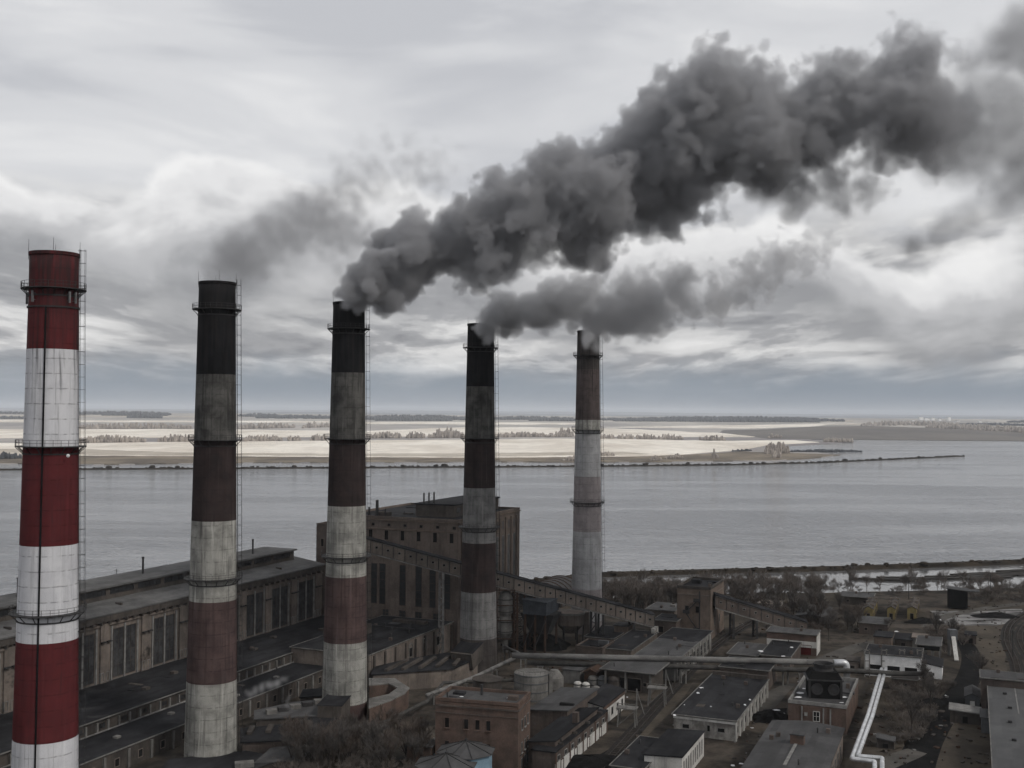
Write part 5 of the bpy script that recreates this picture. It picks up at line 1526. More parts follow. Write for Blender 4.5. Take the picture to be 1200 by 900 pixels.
# twin new silver pipes
for dx, lab in ((0, 'left of the two shining silver pipes running towards the camera'), (5.2, 'right of the two shining silver pipes running towards the camera')):
    z_ = 4.4
    pts = bend([G(1033 + dx * 0.95, 784, z_), G(1017 + dx * 1.1, 838, z_), G(998 + dx * 1.35, 889 - dx * 0.55, z_), G(1025 + dx * 1.7, 892.5 - dx * 0.8, z_), G(1025 + dx * 1.7, 915, z_)], 0.5)
    pipeline(lab, pts, 0.50, M_SILVER, [(0, 1, 0.3), (0, 1, 0.75)] if dx == 0 else [], M_STEEL_D, 12)

# lattice gantries beside the railway
for x, y, h, lab in ((735, 851, 7.5, 'grey steel gantry between white workshop and railway, nearer one'), (770, 826, 7.5, 'grey steel gantry in front of the loading dock, farther one')):
    p = G(x, y, 0)
    g_ = thing('gantry', lab, 'gantry', (p.x, p.y, 0), -0.3, 'steel gantries beside the railway')
    for sx in (-2.0, 2.0):
        for sy in (-1.2, 1.2):
            MB().bar((sx * 1.15, sy, 0), (sx, sy, h * 0.62), 0.32).build('leg', M_CONCP, g_)
    MB().box((0, 0, h * 0.63), (5.2, 3.2, 0.25)).build('deck', M_CONCP, g_)
    q = MB()
    q.bar((2.2, 1.2, h * 0.6), (2.2, 1.2, h * 1.25), 0.28)
    for sx in (-2.4, 0, 2.4):
        q.bar((sx, -1.5, h * 0.63), (sx, -1.5, h * 0.8), 0.12)
    q.bar((-2.4, -1.5, h * 0.8), (2.4, -1.5, h * 0.8), 0.12)
    q.bar((-2.2, -1.2, 0.4), (2.2, -1.2, h * 0.58), 0.16).bar((2.2, 1.2, h * 1.2), (4.2, 1.2, h * 0.4), 0.2)
    q.build('railing', M_CONCP, g_)

# poles
for i, (x, y, h, lab) in enumerate(((136, 700, 12, 'thin mast behind the turbine hall roof'), (1161, 697, 9, 'lone power pole on the shore right of the black shed'), (1065, 702, 8, 'power pole above the ochre sheds'), (930, 690, 8, 'power pole by the inlet behind the conveyor'), (1187, 770, 9, 'light pole beside the sidings'))):
    p = G(x, y, 0)
    q = thing('utility_pole', lab, 'pole', (p.x, p.y, 0), 0, 'scattered utility poles')
    MB().tube([(0, 0, 0), (0, 0, h)], [0.2, 0.13], 8).build('post', M_STEEL_D, q)
    MB().box((0, 0, h * 0.93), (1.8, 0.14, 0.16)).build('crossarm', M_STEEL_D, q)

# ------------------------------------------------------------------ roads, sidings, coal, snow
def ribbon(px, widths, z, m, name, label, cat, kind='structure'):
    pts = [G(x, y, z) for x, y in px]
    dense, wd = [], []
    for i in range(len(pts) - 1):
        for k in range(6):
            f = k / 6
            p0, p1, p2, p3 = pts[max(i - 1, 0)], pts[i], pts[i + 1], pts[min(i + 2, len(pts) - 1)]
            q = 0.5 * ((2 * p1) + (p2 - p0) * f + (2 * p0 - 5 * p1 + 4 * p2 - p3) * f * f + (3 * p1 - p0 - 3 * p2 + p3) * f ** 3)
            dense.append(q)
            wd.append(widths[i] + (widths[i + 1] - widths[i]) * f)
    dense.append(pts[-1])
    wd.append(widths[-1])
    mb = MB()
    for i, p in enumerate(dense):
        t_ = (dense[min(i + 1, len(dense) - 1)] - dense[max(i - 1, 0)]).normalized()
        s = Vector((t_.y, -t_.x, 0))
        mb.v += [tuple(p - s * wd[i] / 2), tuple(p + s * wd[i] / 2)]
    for i in range(len(dense) - 1):
        mb.f.append((2 * i, 2 * i + 1, 2 * i + 3, 2 * i + 2))
        mb.mi.append(0)
    o = mb.build(name, m)
    return tag(o, label, cat, kind=kind), dense


M_DIRT = mat('pale_dirt_road', (0.105, 0.098, 0.090), (0.070, 0.066, 0.061), 0.12, 0.95, fine=0.3, soot_shade=0.95)
M_GRASS = mat('dead_grass', (0.088, 0.075, 0.060), (0.050, 0.043, 0.036), 0.07, 0.95, fine=0.35, bump=0.15, soot_shade=0.95)
M_ASH = mat('ash_and_slush', (0.27, 0.265, 0.262), (0.045, 0.043, 0.042), 0.13, 0.9, fine=0.4, stretch=(0.5, 1.6, 1), soot_shade=0.9)
M_BALLAST = mat('sooty_ballast', (0.050, 0.047, 0.045), (0.033, 0.031, 0.030), 0.5, 0.95, fine=0.4, soot_shade=0.68)
M_RAIL = mat('worn_rail', (0.065, 0.058, 0.054), (0.040, 0.035, 0.033), 0.5, 0.6)


def patch(px, z, m, name, label, cat):
    rnd = random.Random(label)
    pts = [G(x, y, 0) for x, y in px]
    c = sum(pts, Vector()) / len(pts)
    out = []
    for i in range(len(pts)):
        a, b = pts[i], pts[(i + 1) % len(pts)]
        for k in range(4):
            p = a.lerp(b, k / 4)
            out.append(c + (p - c) * (1 + rnd.uniform(-0.07, 0.07)))
    return tag(MB().sheet([(p.x, p.y, z) for p in out]).build(name, m), label, cat, kind='structure')


patch([(1060, 905), (1165, 905), (1165, 850), (1110, 845), (1085, 870)], 0.012, M_GRASS, 'dead_grass', 'dead grass between coal road and pale hall', 'grass')
patch([(1120, 760), (1180, 790), (1180, 740), (1165, 728), (1110, 730), (1135, 745)], 0.016, M_GRASS, 'dead_grass', 'dead grass inside the road bend', 'grass')
patch([(845, 735), (905, 733), (900, 720), (870, 716), (850, 722)], 0.012, M_GRASS, 'dead_grass', 'dead grass under the lower conveyor', 'grass')
patch([(735, 885), (800, 820), (815, 795), (790, 800), (745, 850), (700, 890)], 0.020, M_GRASS, 'dead_grass', 'dead grass along the railway', 'grass')
patch([(900, 705), (1010, 712), (1005, 696), (900, 695)], 0.024, M_GRASS, 'dead_grass', 'dead grass on the shore by the inlet', 'grass')
patch([(1030, 880), (1060, 875), (1058, 860), (1020, 800), (1040, 800), (1095, 830), (1090, 850)], 0.026, M_GRASS, 'dead_grass', 'rank dead grass right of the silver pipes', 'grass')
patch([(1106, 732), (1170, 734), (1200, 722), (1200, 713), (1150, 716), (1092, 716)], 0.030, M_ASH, 'ash_ground', 'ground of pale ash and slush before the black shed', 'ground')
patch([(862, 840), (905, 832), (935, 800), (915, 803), (885, 818)], 0.028, M_DIRT, 'yard_paving', 'pale worn paving beside the wide black roof', 'paving')
patch([(700, 905), (760, 905), (745, 862), (700, 885), (640, 905)], 0.032, M_COAL, 'coal_ground', 'black coal ground along the workshops', 'ground')
patch([(880, 848), (922, 846), (922, 830), (895, 832)], 0.034, M_COAL, 'coal_ground', 'black coal ground left of the pump station', 'ground')
ribbon([(1066, 915), (1085, 868), (1112, 828), (1135, 795), (1138, 768), (1126, 750), (1105, 742)], [9, 8, 7, 7, 6, 6, 5], 0.040, M_COAL, 'coal_road', 'black coal haul road curving up the right side', 'road')
ribbon([(1112, 830), (1155, 828), (1210, 826)], [6, 6, 6], 0.045, M_COAL, 'coal_road', 'black side road leading to the brown hall', 'road')
ribbon([(958, 778), (985, 766), (1015, 755), (1050, 750)], [7, 7, 6, 6], 0.036, M_DIRT, 'dirt_road', 'grey dirt road passing the red gate garage', 'road')
ribbon([(1030, 898), (1060, 886), (1075, 880)], [6, 6, 5], 0.042, M_DIRT, 'dirt_road', 'pale track ending below the silver pipes', 'road')
ribbon([(1086, 735), (1110, 722), (1160, 712), (1230, 704)], [5, 5, 5, 5], 0.044, M_DIRT, 'dirt_road', 'grey dirt road near the shore', 'road')


def railway(px, label, zb=0.05, tail=True):
    _, line = ribbon(px, [4.2] * len(px), zb, M_BALLAST, 'track_bed', 'sooty ballast bed of ' + label, 'railway')
    base = line[0]
    root = thing('railway_track', label, 'railway', (base.x, base.y, 0))
    for s_ in (-0.76, 0.76):
        mb = MB()
        for i in range(len(line) - 1):
            a, b = line[i], line[i + 1]
            t_ = (b - a).normalized()
            sd = Vector((t_.y, -t_.x, 0)) * s_
            up = Vector((0, 0, 0.28 - a.z))
            mb.bar(a + sd + up - base * 1 + Vector((0, 0, base.z)), b + sd + up - base * 1 + Vector((0, 0, base.z)), 0.14, 0.2)
        mb.build('rail', M_RAIL, root)
    sm_ = MB().box((0, 0, 0.13), (2.6, 0.28, 0.14)).mesh('sleeper', M_STUCCO_D)
    tot = sum((line[i + 1] - line[i]).length for i in range(len(line) - 1))
    n_ = min(150, int(tot / 1.0))
    st_ = tot / n_
    d_, i = 0.0, 0
    for k in range(n_):
        while i < len(line) - 2 and d_ > (line[i + 1] - line[i]).length:
            d_ -= (line[i + 1] - line[i]).length
            i += 1
        t_ = (line[i + 1] - line[i]).normalized()
        p = line[i] + t_ * d_
        link('sleeper', sm_, root, (p.x - base.x, p.y - base.y, 0), math.atan2(t_.y, t_.x) - math.pi / 2)
        d_ += st_
    return root


railway([(700, 905), (745, 855), (790, 805), (832, 762), (862, 740), (890, 724)], 'railway track running diagonally between shed and black roof')
railway([(1195, 800), (1190, 775), (1180, 750), (1186, 730), (1215, 712)], 'left of the two curving sidings at the right edge', 0.055)
railway([(1225, 815), (1212, 780), (1196, 752), (1200, 735), (1225, 718)], 'right of the two curving sidings at the right edge', 0.060)

# old snow on roofs and ground
rnd = random.Random(77)
sn = MB()


def fleck(p, w, l):
    n_ = 9
    a0 = rnd.random() * 6
    lo = []
    for k in range(n_):
        a = 2 * math.pi * k / n_
        r_ = 0.6 + 0.6 * rnd.random()
        lo.append((p.x + w * r_ * math.cos(a), p.y + l * r_ * math.sin(a), p.z))
    sn.quad_prism(lo, [(p.x + (q[0] - p.x) * 0.7, p.y + (q[1] - p.y) * 0.7, p.z + 0.10) for q in lo])


for x, y, z, w, l in ((818, 812, 5.1, 0.5, 0.9), (822, 806, 5.1, 0.6, 0.5), (790, 838, 5.1, 0.5, 0.7), (833, 828, 5.1, 0.2, 0.3), (802, 826, 5.1, 0.15, 0.2), (873, 826, 5.1, 0.3, 0.9), (879, 820, 5.1, 0.3, 0.8),
                      (939, 812, 6.5, 1.2, 1.0), (935, 817, 6.5, 1.0, 0.8), (942, 807, 6.5, 0.7, 0.5), (986, 823.5, 6.5, 0.6, 0.2), (988, 811, 6.5, 1.2, 1.3), (990, 817, 6.5, 1.0, 0.6),
                      (910, 832, 0.06, 1.1, 0.6), (915, 836, 0.06, 1.0, 0.6), (937, 799, 0.06, 0.7, 0.5), (943, 796, 0.06, 0.6, 0.5), (941, 803, 0.06, 0.7, 0.4), (944, 794, 0.06, 0.5, 0.4), (859, 897, 0.06, 0.5, 0.6), (869, 895, 0.06, 0.7, 0.5),
                      (892, 763, 4.5, 0.9, 1.4), (918, 769, 4.5, 0.8, 0.5), (928, 758.5, 4.5, 0.6, 1.0), (524, 820, 15.3, 0.8, 0.25), (541, 816.5, 15.3, 0.5, 0.2), (597, 818, 15.3, 0.7, 0.2), (1051, 740, 0.06, 0.9, 1.0), (1101, 726, 0.06, 0.7, 3.0), (1096, 721, 0.06, 0.5, 1.6),
                      (651, 861.5, 5.5, 0.5, 0.2), (735, 817, 0.06, 0.3, 0.3), (1108, 815, 0.06, 0.3, 0.3), (881, 853, 0.06, 0.6, 0.3)):
    fleck(G(x, y, z), w, l)
tag(sn.build('snow_patches', M_SNOW), 'scattered flecks of old snow on roofs and yard', 'snow', kind='stuff')


# loose rubble, scrap and rubbish lying about the yard
rnd = random.Random(31)
rb = {0: MB(), 1: MB(), 2: MB()}
for (x0, y0, x1, y1, n_) in ((1000, 800, 1110, 895, 200), (1100, 840, 1165, 900, 60), (860, 845, 925, 895, 90), (740, 840, 800, 890, 40), (905, 770, 1000, 800, 50), (840, 725, 900, 745, 40), (1000, 735, 1130, 760, 70), (1090, 714, 1200, 735, 120), (430, 840, 510, 870, 50), (590, 770, 700, 800, 80), (1140, 735, 1180, 790, 50), (900, 700, 1010, 725, 60), (1110, 695, 1200, 712, 50)):
    for _ in range(n_):
        p = G(rnd.uniform(x0, x1), rnd.uniform(y0, y1), 0.0)
        if rnd.random() < 0.5:
            continue
        k_ = rnd.choices((0, 1, 2), (8, 3, 0.6))[0]
        w_ = rnd.uniform(0.2, 0.75) * (1.8 if rnd.random() < 0.10 else 1)
        rb[k_].box((p.x, p.y, 0.1), (w_, w_ * rnd.uniform(0.4, 2.2), rnd.uniform(0.25, 0.8)), rnd.random() * 3)
for k_, (m_, lab) in enumerate(((M_STUCCO_D, 'dull scattered rubble and scrap in the yard'), (M_RUST, 'rusty scattered scrap in the yard'), (M_PALE, 'pale broken concrete lying in the yard'))):
    tag(rb[k_].build('rubble', m_), lab, 'rubble', kind='stuff')


def heap(label, px, r, h, m, seed):
    p = G(*px, 0)
    rng = random.Random(seed)
    mb = MB()
    n_ = 26
    rings = 7
    for i in range(rings):
        f = i / (rings - 1)
        for k in range(n_):
            a = 2 * math.pi * k / n_
            rr_ = r * (1 - f) * (1 + 0.16 * math.sin(3 * a + seed) + rng.uniform(-0.06, 0.06))
            mb.v.append((rr_ * 1.5 * math.cos(a), rr_ * math.sin(a), h * (1 - (1 - f) ** 1.4) + rng.uniform(-0.06, 0.06) * h * (f > 0)))
    for i in range(rings - 1):
        for k in range(n_):
            k2 = (k + 1) % n_
            mb.f.append((i * n_ + k, i * n_ + k2, (i + 1) * n_ + k2, (i + 1) * n_ + k))
            mb.mi.append(0)
    o = mb.build('coal_heap', m, loc=(p.x, p.y, -0.05))
    return tag(o, label, 'heap', 'coal heaps in the yard')


heap('black coal heap left of the brick pump station', (902, 842), 4.2, 2.2, M_COAL, 1)
heap('black coal heap beside the haul road junction', (1094, 826), 4.0, 2.0, M_COAL, 2)
heap('coal heap by the dark curve below the ochre sheds', (1082, 729), 5.0, 1.8, M_COAL, 3)
heap('long coal heap on the ash ground before the black shed', (1168, 722), 6.5, 1.6, M_COAL, 4)
heap('dark coal heap under the bunker on legs', (632, 757), 8.0, 5.0, M_COAL, 5)
heap('low coal heap at the bottom edge by the workshops', (690, 893), 6.0, 1.6, M_COAL, 6)

# log raft moored in the inlet
rp = [G(x, y, WATER_Z + 0.5) for x, y in ((995, 679), (1060, 681), (1130, 680), (1200, 676), (1320, 668))]
M_LOG = mat('wet_timber', (0.060, 0.056, 0.052), (0.030, 0.028, 0.027), 0.3, 0.9, fine=0.5, stretch=(0.2, 1.5, 1))
rf = thing('timber_raft', 'long dark timber raft lying in the inlet', 'raft', (rp[0].x, rp[0].y, WATER_Z))
rnd = random.Random(9)
for i in range(46):
    f = rnd.random() ** 0.85
    seg = f * (len(rp) - 1.001)
    k = int(seg)
    p = rp[k].lerp(rp[k + 1], seg - k)
    wide = 3 + 22 * min(1, f * 2.2)
    Lg = rnd.uniform(12, 30)
    off = rnd.uniform(0, 1) * wide
    dirv = (rp[k + 1] - rp[k]).normalized()
    a = p + Vector((0, off, 0)) - Vector((rf.location.x, rf.location.y, WATER_Z))
    MB().bar(a, a + dirv * Lg + Vector((0, rnd.uniform(-1, 1), 0)), rnd.uniform(1.4, 3.2), rnd.uniform(0.5, 1.3)).build('log_bundle', M_LOG, rf)

# far town: pale blocks on the skyline
rnd = random.Random(21)
M_TOWN = mat('town_blocks', (0.80, 0.80, 0.79), (0.70, 0.70, 0.69), 0.01, 0.9, fine=0.05)
towns = [(1079, 491.2, 6, 3.6), (1086, 491.8, 7, 3.0), (1093, 491.6, 5, 3.4), (1101, 492.4, 4, 3.2), (1112, 492.0, 4, 4.4), (1070, 492.8, 4, 1.6), (1056, 492.8, 5, 1.4), (1122, 493.2, 5, 1.5), (1148, 494.3, 5, 2.0), (1158, 494.6, 4, 1.6), (1168, 494.8, 3, 1.2), (1036, 493.0, 4, 1.2)]
names = ['first tall white block of the far town from the left', 'second broad white block of the far town', 'third white block of the far town', 'slim white block in the middle of the far town', 'tallest white block at the right of the far town', 'low white block left of the far town', 'lowest far white block above the bare wood',
         'low white block right of the tall town blocks', 'white block farther right on the skyline', 'next white block on the skyline at right', 'small last white block on the skyline at right', 'tiny white block at the left end of the town']
for (x, y, w, h), lab in zip(towns, names):
    p = GS(x, y + 1.0)
    s = p.y / F
    q = thing('apartment_block', lab, 'building', (p.x, p.y, p.z - 2), R(25), 'white blocks of the far town')
    MB().box((0, 0, h * s / 2), (w * s, 14, h * s)).build('wall', M_TOWN, q)
    MB().box((0, 0, h * s + 0.6), (w * s + 1, 15, 1.2)).build('roof', M_ROOF_G, q)
for x, y, w, h, lab in ((1066, 499.5, 3, 2.0, 'tiny white farmhouse on the bare hill'), (1110, 505.5, 5, 1.8, 'white farm building among the bare woods'), (1128, 506, 5, 2.0, 'larger white farm building among the bare woods'), (1186, 508.8, 6, 1.6, 'white shoreline building at the right edge'),
                        (1100, 503.3, 3, 1.2, 'tiny white house behind the farm'), (370, 490.5, 8, 1.6, 'long white barn on the far plain left of the third chimney'), (352, 491.2, 5, 1.2, 'small white barn on the far plain'), (318, 490.8, 5, 1.0, 'lowest white barn on the far plain')):
    p = GS(x, y) if x < 500 else G(x, y, zL + (10 if 1050 < x < 1150 else 0))
    s = p.y / F
    q = thing('farm_building', lab, 'building', (p.x, p.y, p.z - 3), 0, 'white buildings far across the lake')
    MB().box((0, 0, h * s / 2 + 1), (w * s, 10, h * s)).build('wall', M_TOWN, q)
    MB().quad_prism([(-w * s / 2, -6, h * s + 1), (w * s / 2, -6, h * s + 1), (w * s / 2, 6, h * s + 1), (-w * s / 2, 6, h * s + 1)], [(-w * s / 2, -0.3, h * s + 3), (w * s / 2, -0.3, h * s + 3), (w * s / 2, 0.3, h * s + 3), (-w * s / 2, 0.3, h * s + 3)]).build('roof', M_ROOF_P, q)
# ================================================================== bare trees and scrub
M_BARK = mat('grey_bark', (0.060, 0.052, 0.046), (0.040, 0.035, 0.032), 0.6, 0.95, fine=0.3)
M_TWIG = mat('bare_twigs', (0.115, 0.104, 0.097), (0.072, 0.066, 0.062), 0.25, 0.95, fine=0.3)
M_TWIG_R = mat('reddish_twigs', (0.112, 0.092, 0.080), (0.070, 0.059, 0.053), 0.25, 0.95, fine=0.3)


def tree_arrays(seed, h, spread, kind='tree', ntw=16, tww=0.016):
    """trunk and branches as (verts, faces); twigs are thin triangles"""
    rnd = random.Random(seed)
    tv, tf, cv, cf = [], [], [], []

    def limb(V, Fc, a, b, r0, r1, n=4):
        o = len(V)
        t = (b - a).normalized()
        ref = Vector((0, 0, 1)) if abs(t.z) < 0.9 else Vector((1, 0, 0))
        s = t.cross(ref).normalized()
        q = s.cross(t)
        for p, r in ((a, r0), (b, r1)):
            for k in range(n):
                an = 2 * math.pi * k / n
                V.append(tuple(p + s * (r * math.cos(an)) + q * (r * math.sin(an))))
        for k in range(n):
            k2 = (k + 1) % n
            Fc.append((o + k, o + n + k, o + n + k2, o + k2))

    def twig(a, d, L, w):
        o = len(cv)
        s = d.cross(Vector((rnd.uniform(-1, 1), rnd.uniform(-1, 1), rnd.uniform(-1, 1)))).normalized() * w
        m = a + d * (L * 0.5) + Vector((0, 0, L * 0.05))
        e = a + d * L + Vector((0, 0, L * 0.16))
        cv.extend([tuple(a - s), tuple(a + s), tuple(m + s * 0.6), tuple(m - s * 0.6), tuple(e)])
        cf.append((o, o + 1, o + 2, o + 3))
        cf.append((o + 3, o + 2, o + 4))

    def grow(a, d, L, r, lev):
        b = a + d * L
        if lev <= 1:
            limb(tv, tf, a, b, r, r * 0.7, 5)
        else:
            limb(cv, cf, a, b, r, r * 0.5, 3)
        if lev >= 3:
            for k in range(ntw):
                f = rnd.uniform(0.1, 1.0)
                dd = (d + Vector((rnd.uniform(-1, 1), rnd.uniform(-1, 1), rnd.uniform(-0.4, 0.9))) * 0.9).normalized()
                twig(a.lerp(b, f), dd, L * rnd.uniform(0.35, 0.8), tww * (1 + 0.6 * rnd.random()))
            return
        n = (6 if kind == 'tree' else 7) if lev == 0 else rnd.choice((4, 5, 5))
        for k in range(n):
            f = rnd.uniform(0.45, 1.0) if k else 1.0
            az = 2.4 * k + rnd.uniform(-0.5, 0.5) + lev
            s1 = Vector((math.cos(az), math.sin(az), 0))
            tilt = (0.25 if k == 0 else rnd.uniform(0.45, 0.95)) * spread
            dd = (d * 1.0 + s1 * tilt + Vector((0, 0, 0.18))).normalized()
            grow(a.lerp(b, f), dd, L * rnd.uniform(0.58, 0.80), r * 0.5, lev + 1)
    if kind == 'tree':
        grow(Vector((0, 0, -0.2)), Vector((rnd.uniform(-0.06, 0.06), rnd.uniform(-0.06, 0.06), 1)).normalized(), h * 0.38, h * 0.018, 0)
    else:
        for k in range(6):
            az = k * 1.05 + rnd.uniform(-0.3, 0.3)
            d = Vector((math.cos(az) * 0.5 * spread, math.sin(az) * 0.5 * spread, 1)).normalized()
            grow(Vector((math.cos(az) * h * 0.06, math.sin(az) * h * 0.06, -0.1)), d, h * rnd.uniform(0.30, 0.44), h * 0.012, 1)
    return (np.array(tv, np.float32), tf), (np.array(cv, np.float32), cf)


PROTO = {}
for i in range(4):
    PROTO[('tree', i)] = tree_arrays(100 + i, 9.0, (0.75, 0.95, 0.6, 0.85)[i])
for i in range(3):
    PROTO[('bush', i)] = tree_arrays(200 + i, 4.5, (1.3, 1.6, 1.1)[i], 'bush')
LIGHT = {}
for i in range(4):
    LIGHT[('tree', i)] = tree_arrays(300 + i, 9.0, (0.75, 0.95, 0.65, 0.85)[i], 'tree', 8, 0.026)
for i in range(3):
    LIGHT[('bush', i)] = tree_arrays(400 + i, 4.5, (1.3, 1.6, 1.1)[i], 'bush', 8, 0.022)
TM = {}
for key, (tr, cr) in PROTO.items():
    mt = bpy.data.meshes.new('trunk')
    mt.from_pydata(tr[0].tolist(), [], tr[1])
    mt.materials.append(M_BARK)
    mc = bpy.data.meshes.new('crown')
    mc.from_pydata(cr[0].tolist(), [], cr[1])
    mc.materials.append(M_TWIG if key[1] % 2 == 0 else M_TWIG_R)
    TM[key] = (mt, mc)


def tree(kind, i, p, s, label, group, rnd):
    root = thing('bare_tree' if kind == 'tree' else 'bare_bush', label, 'tree' if kind == 'tree' else 'bush', (p.x, p.y, p.z), rnd.random() * 6.28, group)
    root.scale = (s * rnd.uniform(0.9, 1.15), s * rnd.uniform(0.9, 1.15), s)
    link('trunk', TM[(kind, i)][0], root)
    link('crown', TM[(kind, i)][1], root)


rnd = random.Random(5)
# thicket between the third chimney and the office
for k in range(34):
    x = rnd.uniform(340, 496)
    y = rnd.uniform(872, 905) - (x - 345) * 0.05
    tree('tree', k % 4, G(x, y + 8, 0), rnd.uniform(0.85, 1.35), 'bare grey tree in the thicket between third chimney and office', 'bare trees of the thicket by the office', rnd)
for x, y, s, lab in ((1108, 764, 0.9, 'bare bush right behind the open shed'), (1098, 752, 1.3, 'broad bare tree behind the open shed roof'), (1118, 757, 1.2, 'bare tree at the inside of the coal road bend'), (1090, 835, 1.25, 'bare tree left of the haul road junction'),
                     (1068, 862, 1.3, 'tall pale bare tree between silver pipes and haul road'), (1082, 812, 1.2, 'bare tree below the white annex'), (1148, 800, 1.1, 'bare tree at the corner of the brown hall'), (1150, 780, 0.9, 'bare bush above the brown hall corner'),
                     (1040, 745, 0.8, 'small bare tree beside the brick hut'), (1005, 742, 1.3, 'bare tree at the edge of the grove left of the brown shed')):
    tree('bush' if 'bush' in lab else 'tree', int(x) % (3 if 'bush' in lab else 4), G(x, y, 0), s, lab, 'single bare trees in the eastern yard', rnd)
for k, (x, y, s) in enumerate(((1075, 848, 1.0), (1062, 838, 0.9), (1084, 852, 1.1), (1058, 820, 0.8), (1100, 815, 1.0), (1112, 808, 0.8), (1070, 826, 1.0))):
    tree('bush', k % 3, G(x, y, 0), s, 'bare bush in the scrub between silver pipes and haul road', 'bushes of the eastern scrub', rnd)
for k in range(40):
    x = rnd.uniform(885, 1004)
    y = rnd.uniform(718, 752)
    if x > 964 or y < 739:
        tree('tree', k % 4, G(x, y, 0), rnd.uniform(0.85, 1.25), 'bare brown tree in the grove above the red gate garage', 'bare trees of the grove above the garage', rnd)


M_BRUSH = mat('pale_brush_twigs', (0.165, 0.143, 0.128), (0.105, 0.092, 0.084), 0.2, 0.95, fine=0.3)


def mass(name, spots, label, m, seed, kinds=('tree',)):
    """a wood that reads as one mass: many whole trees joined"""
    rng = random.Random(seed)
    V, Fc, off = [], [], 0
    for p, s in spots:
        kd = rng.choice(kinds)
        i = rng.randrange(4 if kd == 'tree' else 3)
        for arr, fc in LIGHT[(kd, i)]:
            a = rng.random() * 6.28
            ca, sa = math.cos(a), math.sin(a)
            v = arr * s
            w = np.stack([v[:, 0] * ca - v[:, 1] * sa + p.x, v[:, 0] * sa + v[:, 1] * ca + p.y, v[:, 2] * rng.uniform(0.9, 1.1) + p.z], 1)
            V.append(w)
            Fc.extend([tuple(q + off for q in f) for f in fc])
            off += len(arr)
    me = bpy.data.meshes.new(name)
    me.from_pydata(np.concatenate(V).tolist(), [], Fc)
    me.materials.append(m)
    return tag(link(name, me), label, 'wood', kind='stuff')


sp = []
for k in range(240):
    x = rnd.uniform(706, 800) if k < 115 else rnd.uniform(800, 962)
    y = rnd.uniform(700, 716) if x < 850 else rnd.uniform(694, 710)
    sp.append((G(x, y, 0), rnd.uniform(0.8, 1.35)))
mass('shore_wood', sp, 'wood of bare trees along the inlet behind the brick tower', M_BRUSH, 3)
sp = []
for k in range(70):
    x = rnd.uniform(965, 1230)
    y = rnd.uniform(690, 697)
    sp.append((G(x, y, 0), rnd.uniform(0.5, 1.15)))
mass('shore_scrub', sp, 'thin scrub of bare bushes along the inlet shore', M_BRUSH, 4, ('bush', 'tree', 'bush'))
sp = []
for k in range(36):
    sp.append((G(rnd.uniform(1130, 1215), rnd.uniform(698, 708), 0), rnd.uniform(0.6, 1.1)))
mass('shore_scrub', sp, 'brown scrub right of the black shed', M_BRUSH, 6, ('bush', 'tree'))
sp = []
for k in range(70):
    x, y = rnd.uniform(1042, 1112), rnd.uniform(800, 872)
    if x < 1112 - (y - 800) * 0.45 and x > 1040 - (y - 800) * 0.1:
        sp.append((G(x, y, 0), rnd.uniform(0.5, 1.15)))
mass('scrub', sp, 'grey bare scrub between silver pipes and haul road', M_BRUSH, 7, ('bush',))
sp = []
for k in range(60):
    x = rnd.uniform(325, 505)
    sp.append((G(x, rnd.uniform(876, 915), 0), rnd.uniform(0.6, 1.2)))
mass('scrub', sp, 'grey undergrowth of the thicket left of the office', M_BRUSH, 8, ('bush',))
sp = []
for k in range(70):
    sp.append((G(rnd.uniform(880, 1006), rnd.uniform(708, 748), 0), rnd.uniform(0.5, 1.1)))
sp = [q for q in sp if not (q[0] - G(930, 755, 0)).length < 16]
mass('scrub', sp, 'brown undergrowth of the grove above the garage', M_TWIG_R, 9, ('bush',))
sp = []
for k in range(30):
    sp.append((G(rnd.uniform(1090, 1128), rnd.uniform(738, 756), 0), rnd.uniform(0.6, 1.2)))
mass('scrub', sp, 'grey scrub inside the coal road bend', M_BRUSH, 10, ('bush',))
# ================================================================== smoke: real volumes, density laid out on a grid of voxels
_fields = {}


def field(N, cut, slope):
    """a tileable Gaussian turbulence field; wave numbers below the cut are damped"""
    key = (N, cut, slope)
    if key not in _fields:
        rng = np.random.default_rng(int(N * 7 + cut * 13))
        k = np.fft.fftfreq(N) * N
        kz = np.fft.rfftfreq(N) * N
        kk = np.sqrt(k[:, None, None] ** 2 + k[None, :, None] ** 2 + kz[None, None, :] ** 2)
        k0 = N / cut
        amp = np.exp(-(k0 * 0.7 / np.maximum(kk, 1e-3)) ** 4) * np.maximum(kk, 1) ** slope
        w = np.fft.rfftn(rng.standard_normal((N, N, N)).astype(np.float32))
        g = np.fft.irfftn(w * amp, (N, N, N)).astype(np.float32)
        _fields[key] = g / g.std()
    return _fields[key]


def fnoise(shape, cells, rng, octaves=4, gain=0.55):
    """turbulence with the largest eddies about `cells` voxels across, spread about 0 with deviation 0.45"""
    cells = min((4.0, 6.0, 9.0, 13.0, 18.0, 26.0, 36.0), key=lambda c: abs(c - cells))
    N = 128
    g = field(N, cells, -3.1 if octaves > 1 else -4.4)
    off = rng.integers(0, N, 3)
    ix = [(np.arange(n) + o) % N for n, o in zip(shape, off)]
    return g[np.ix_(*ix)] * 0.45


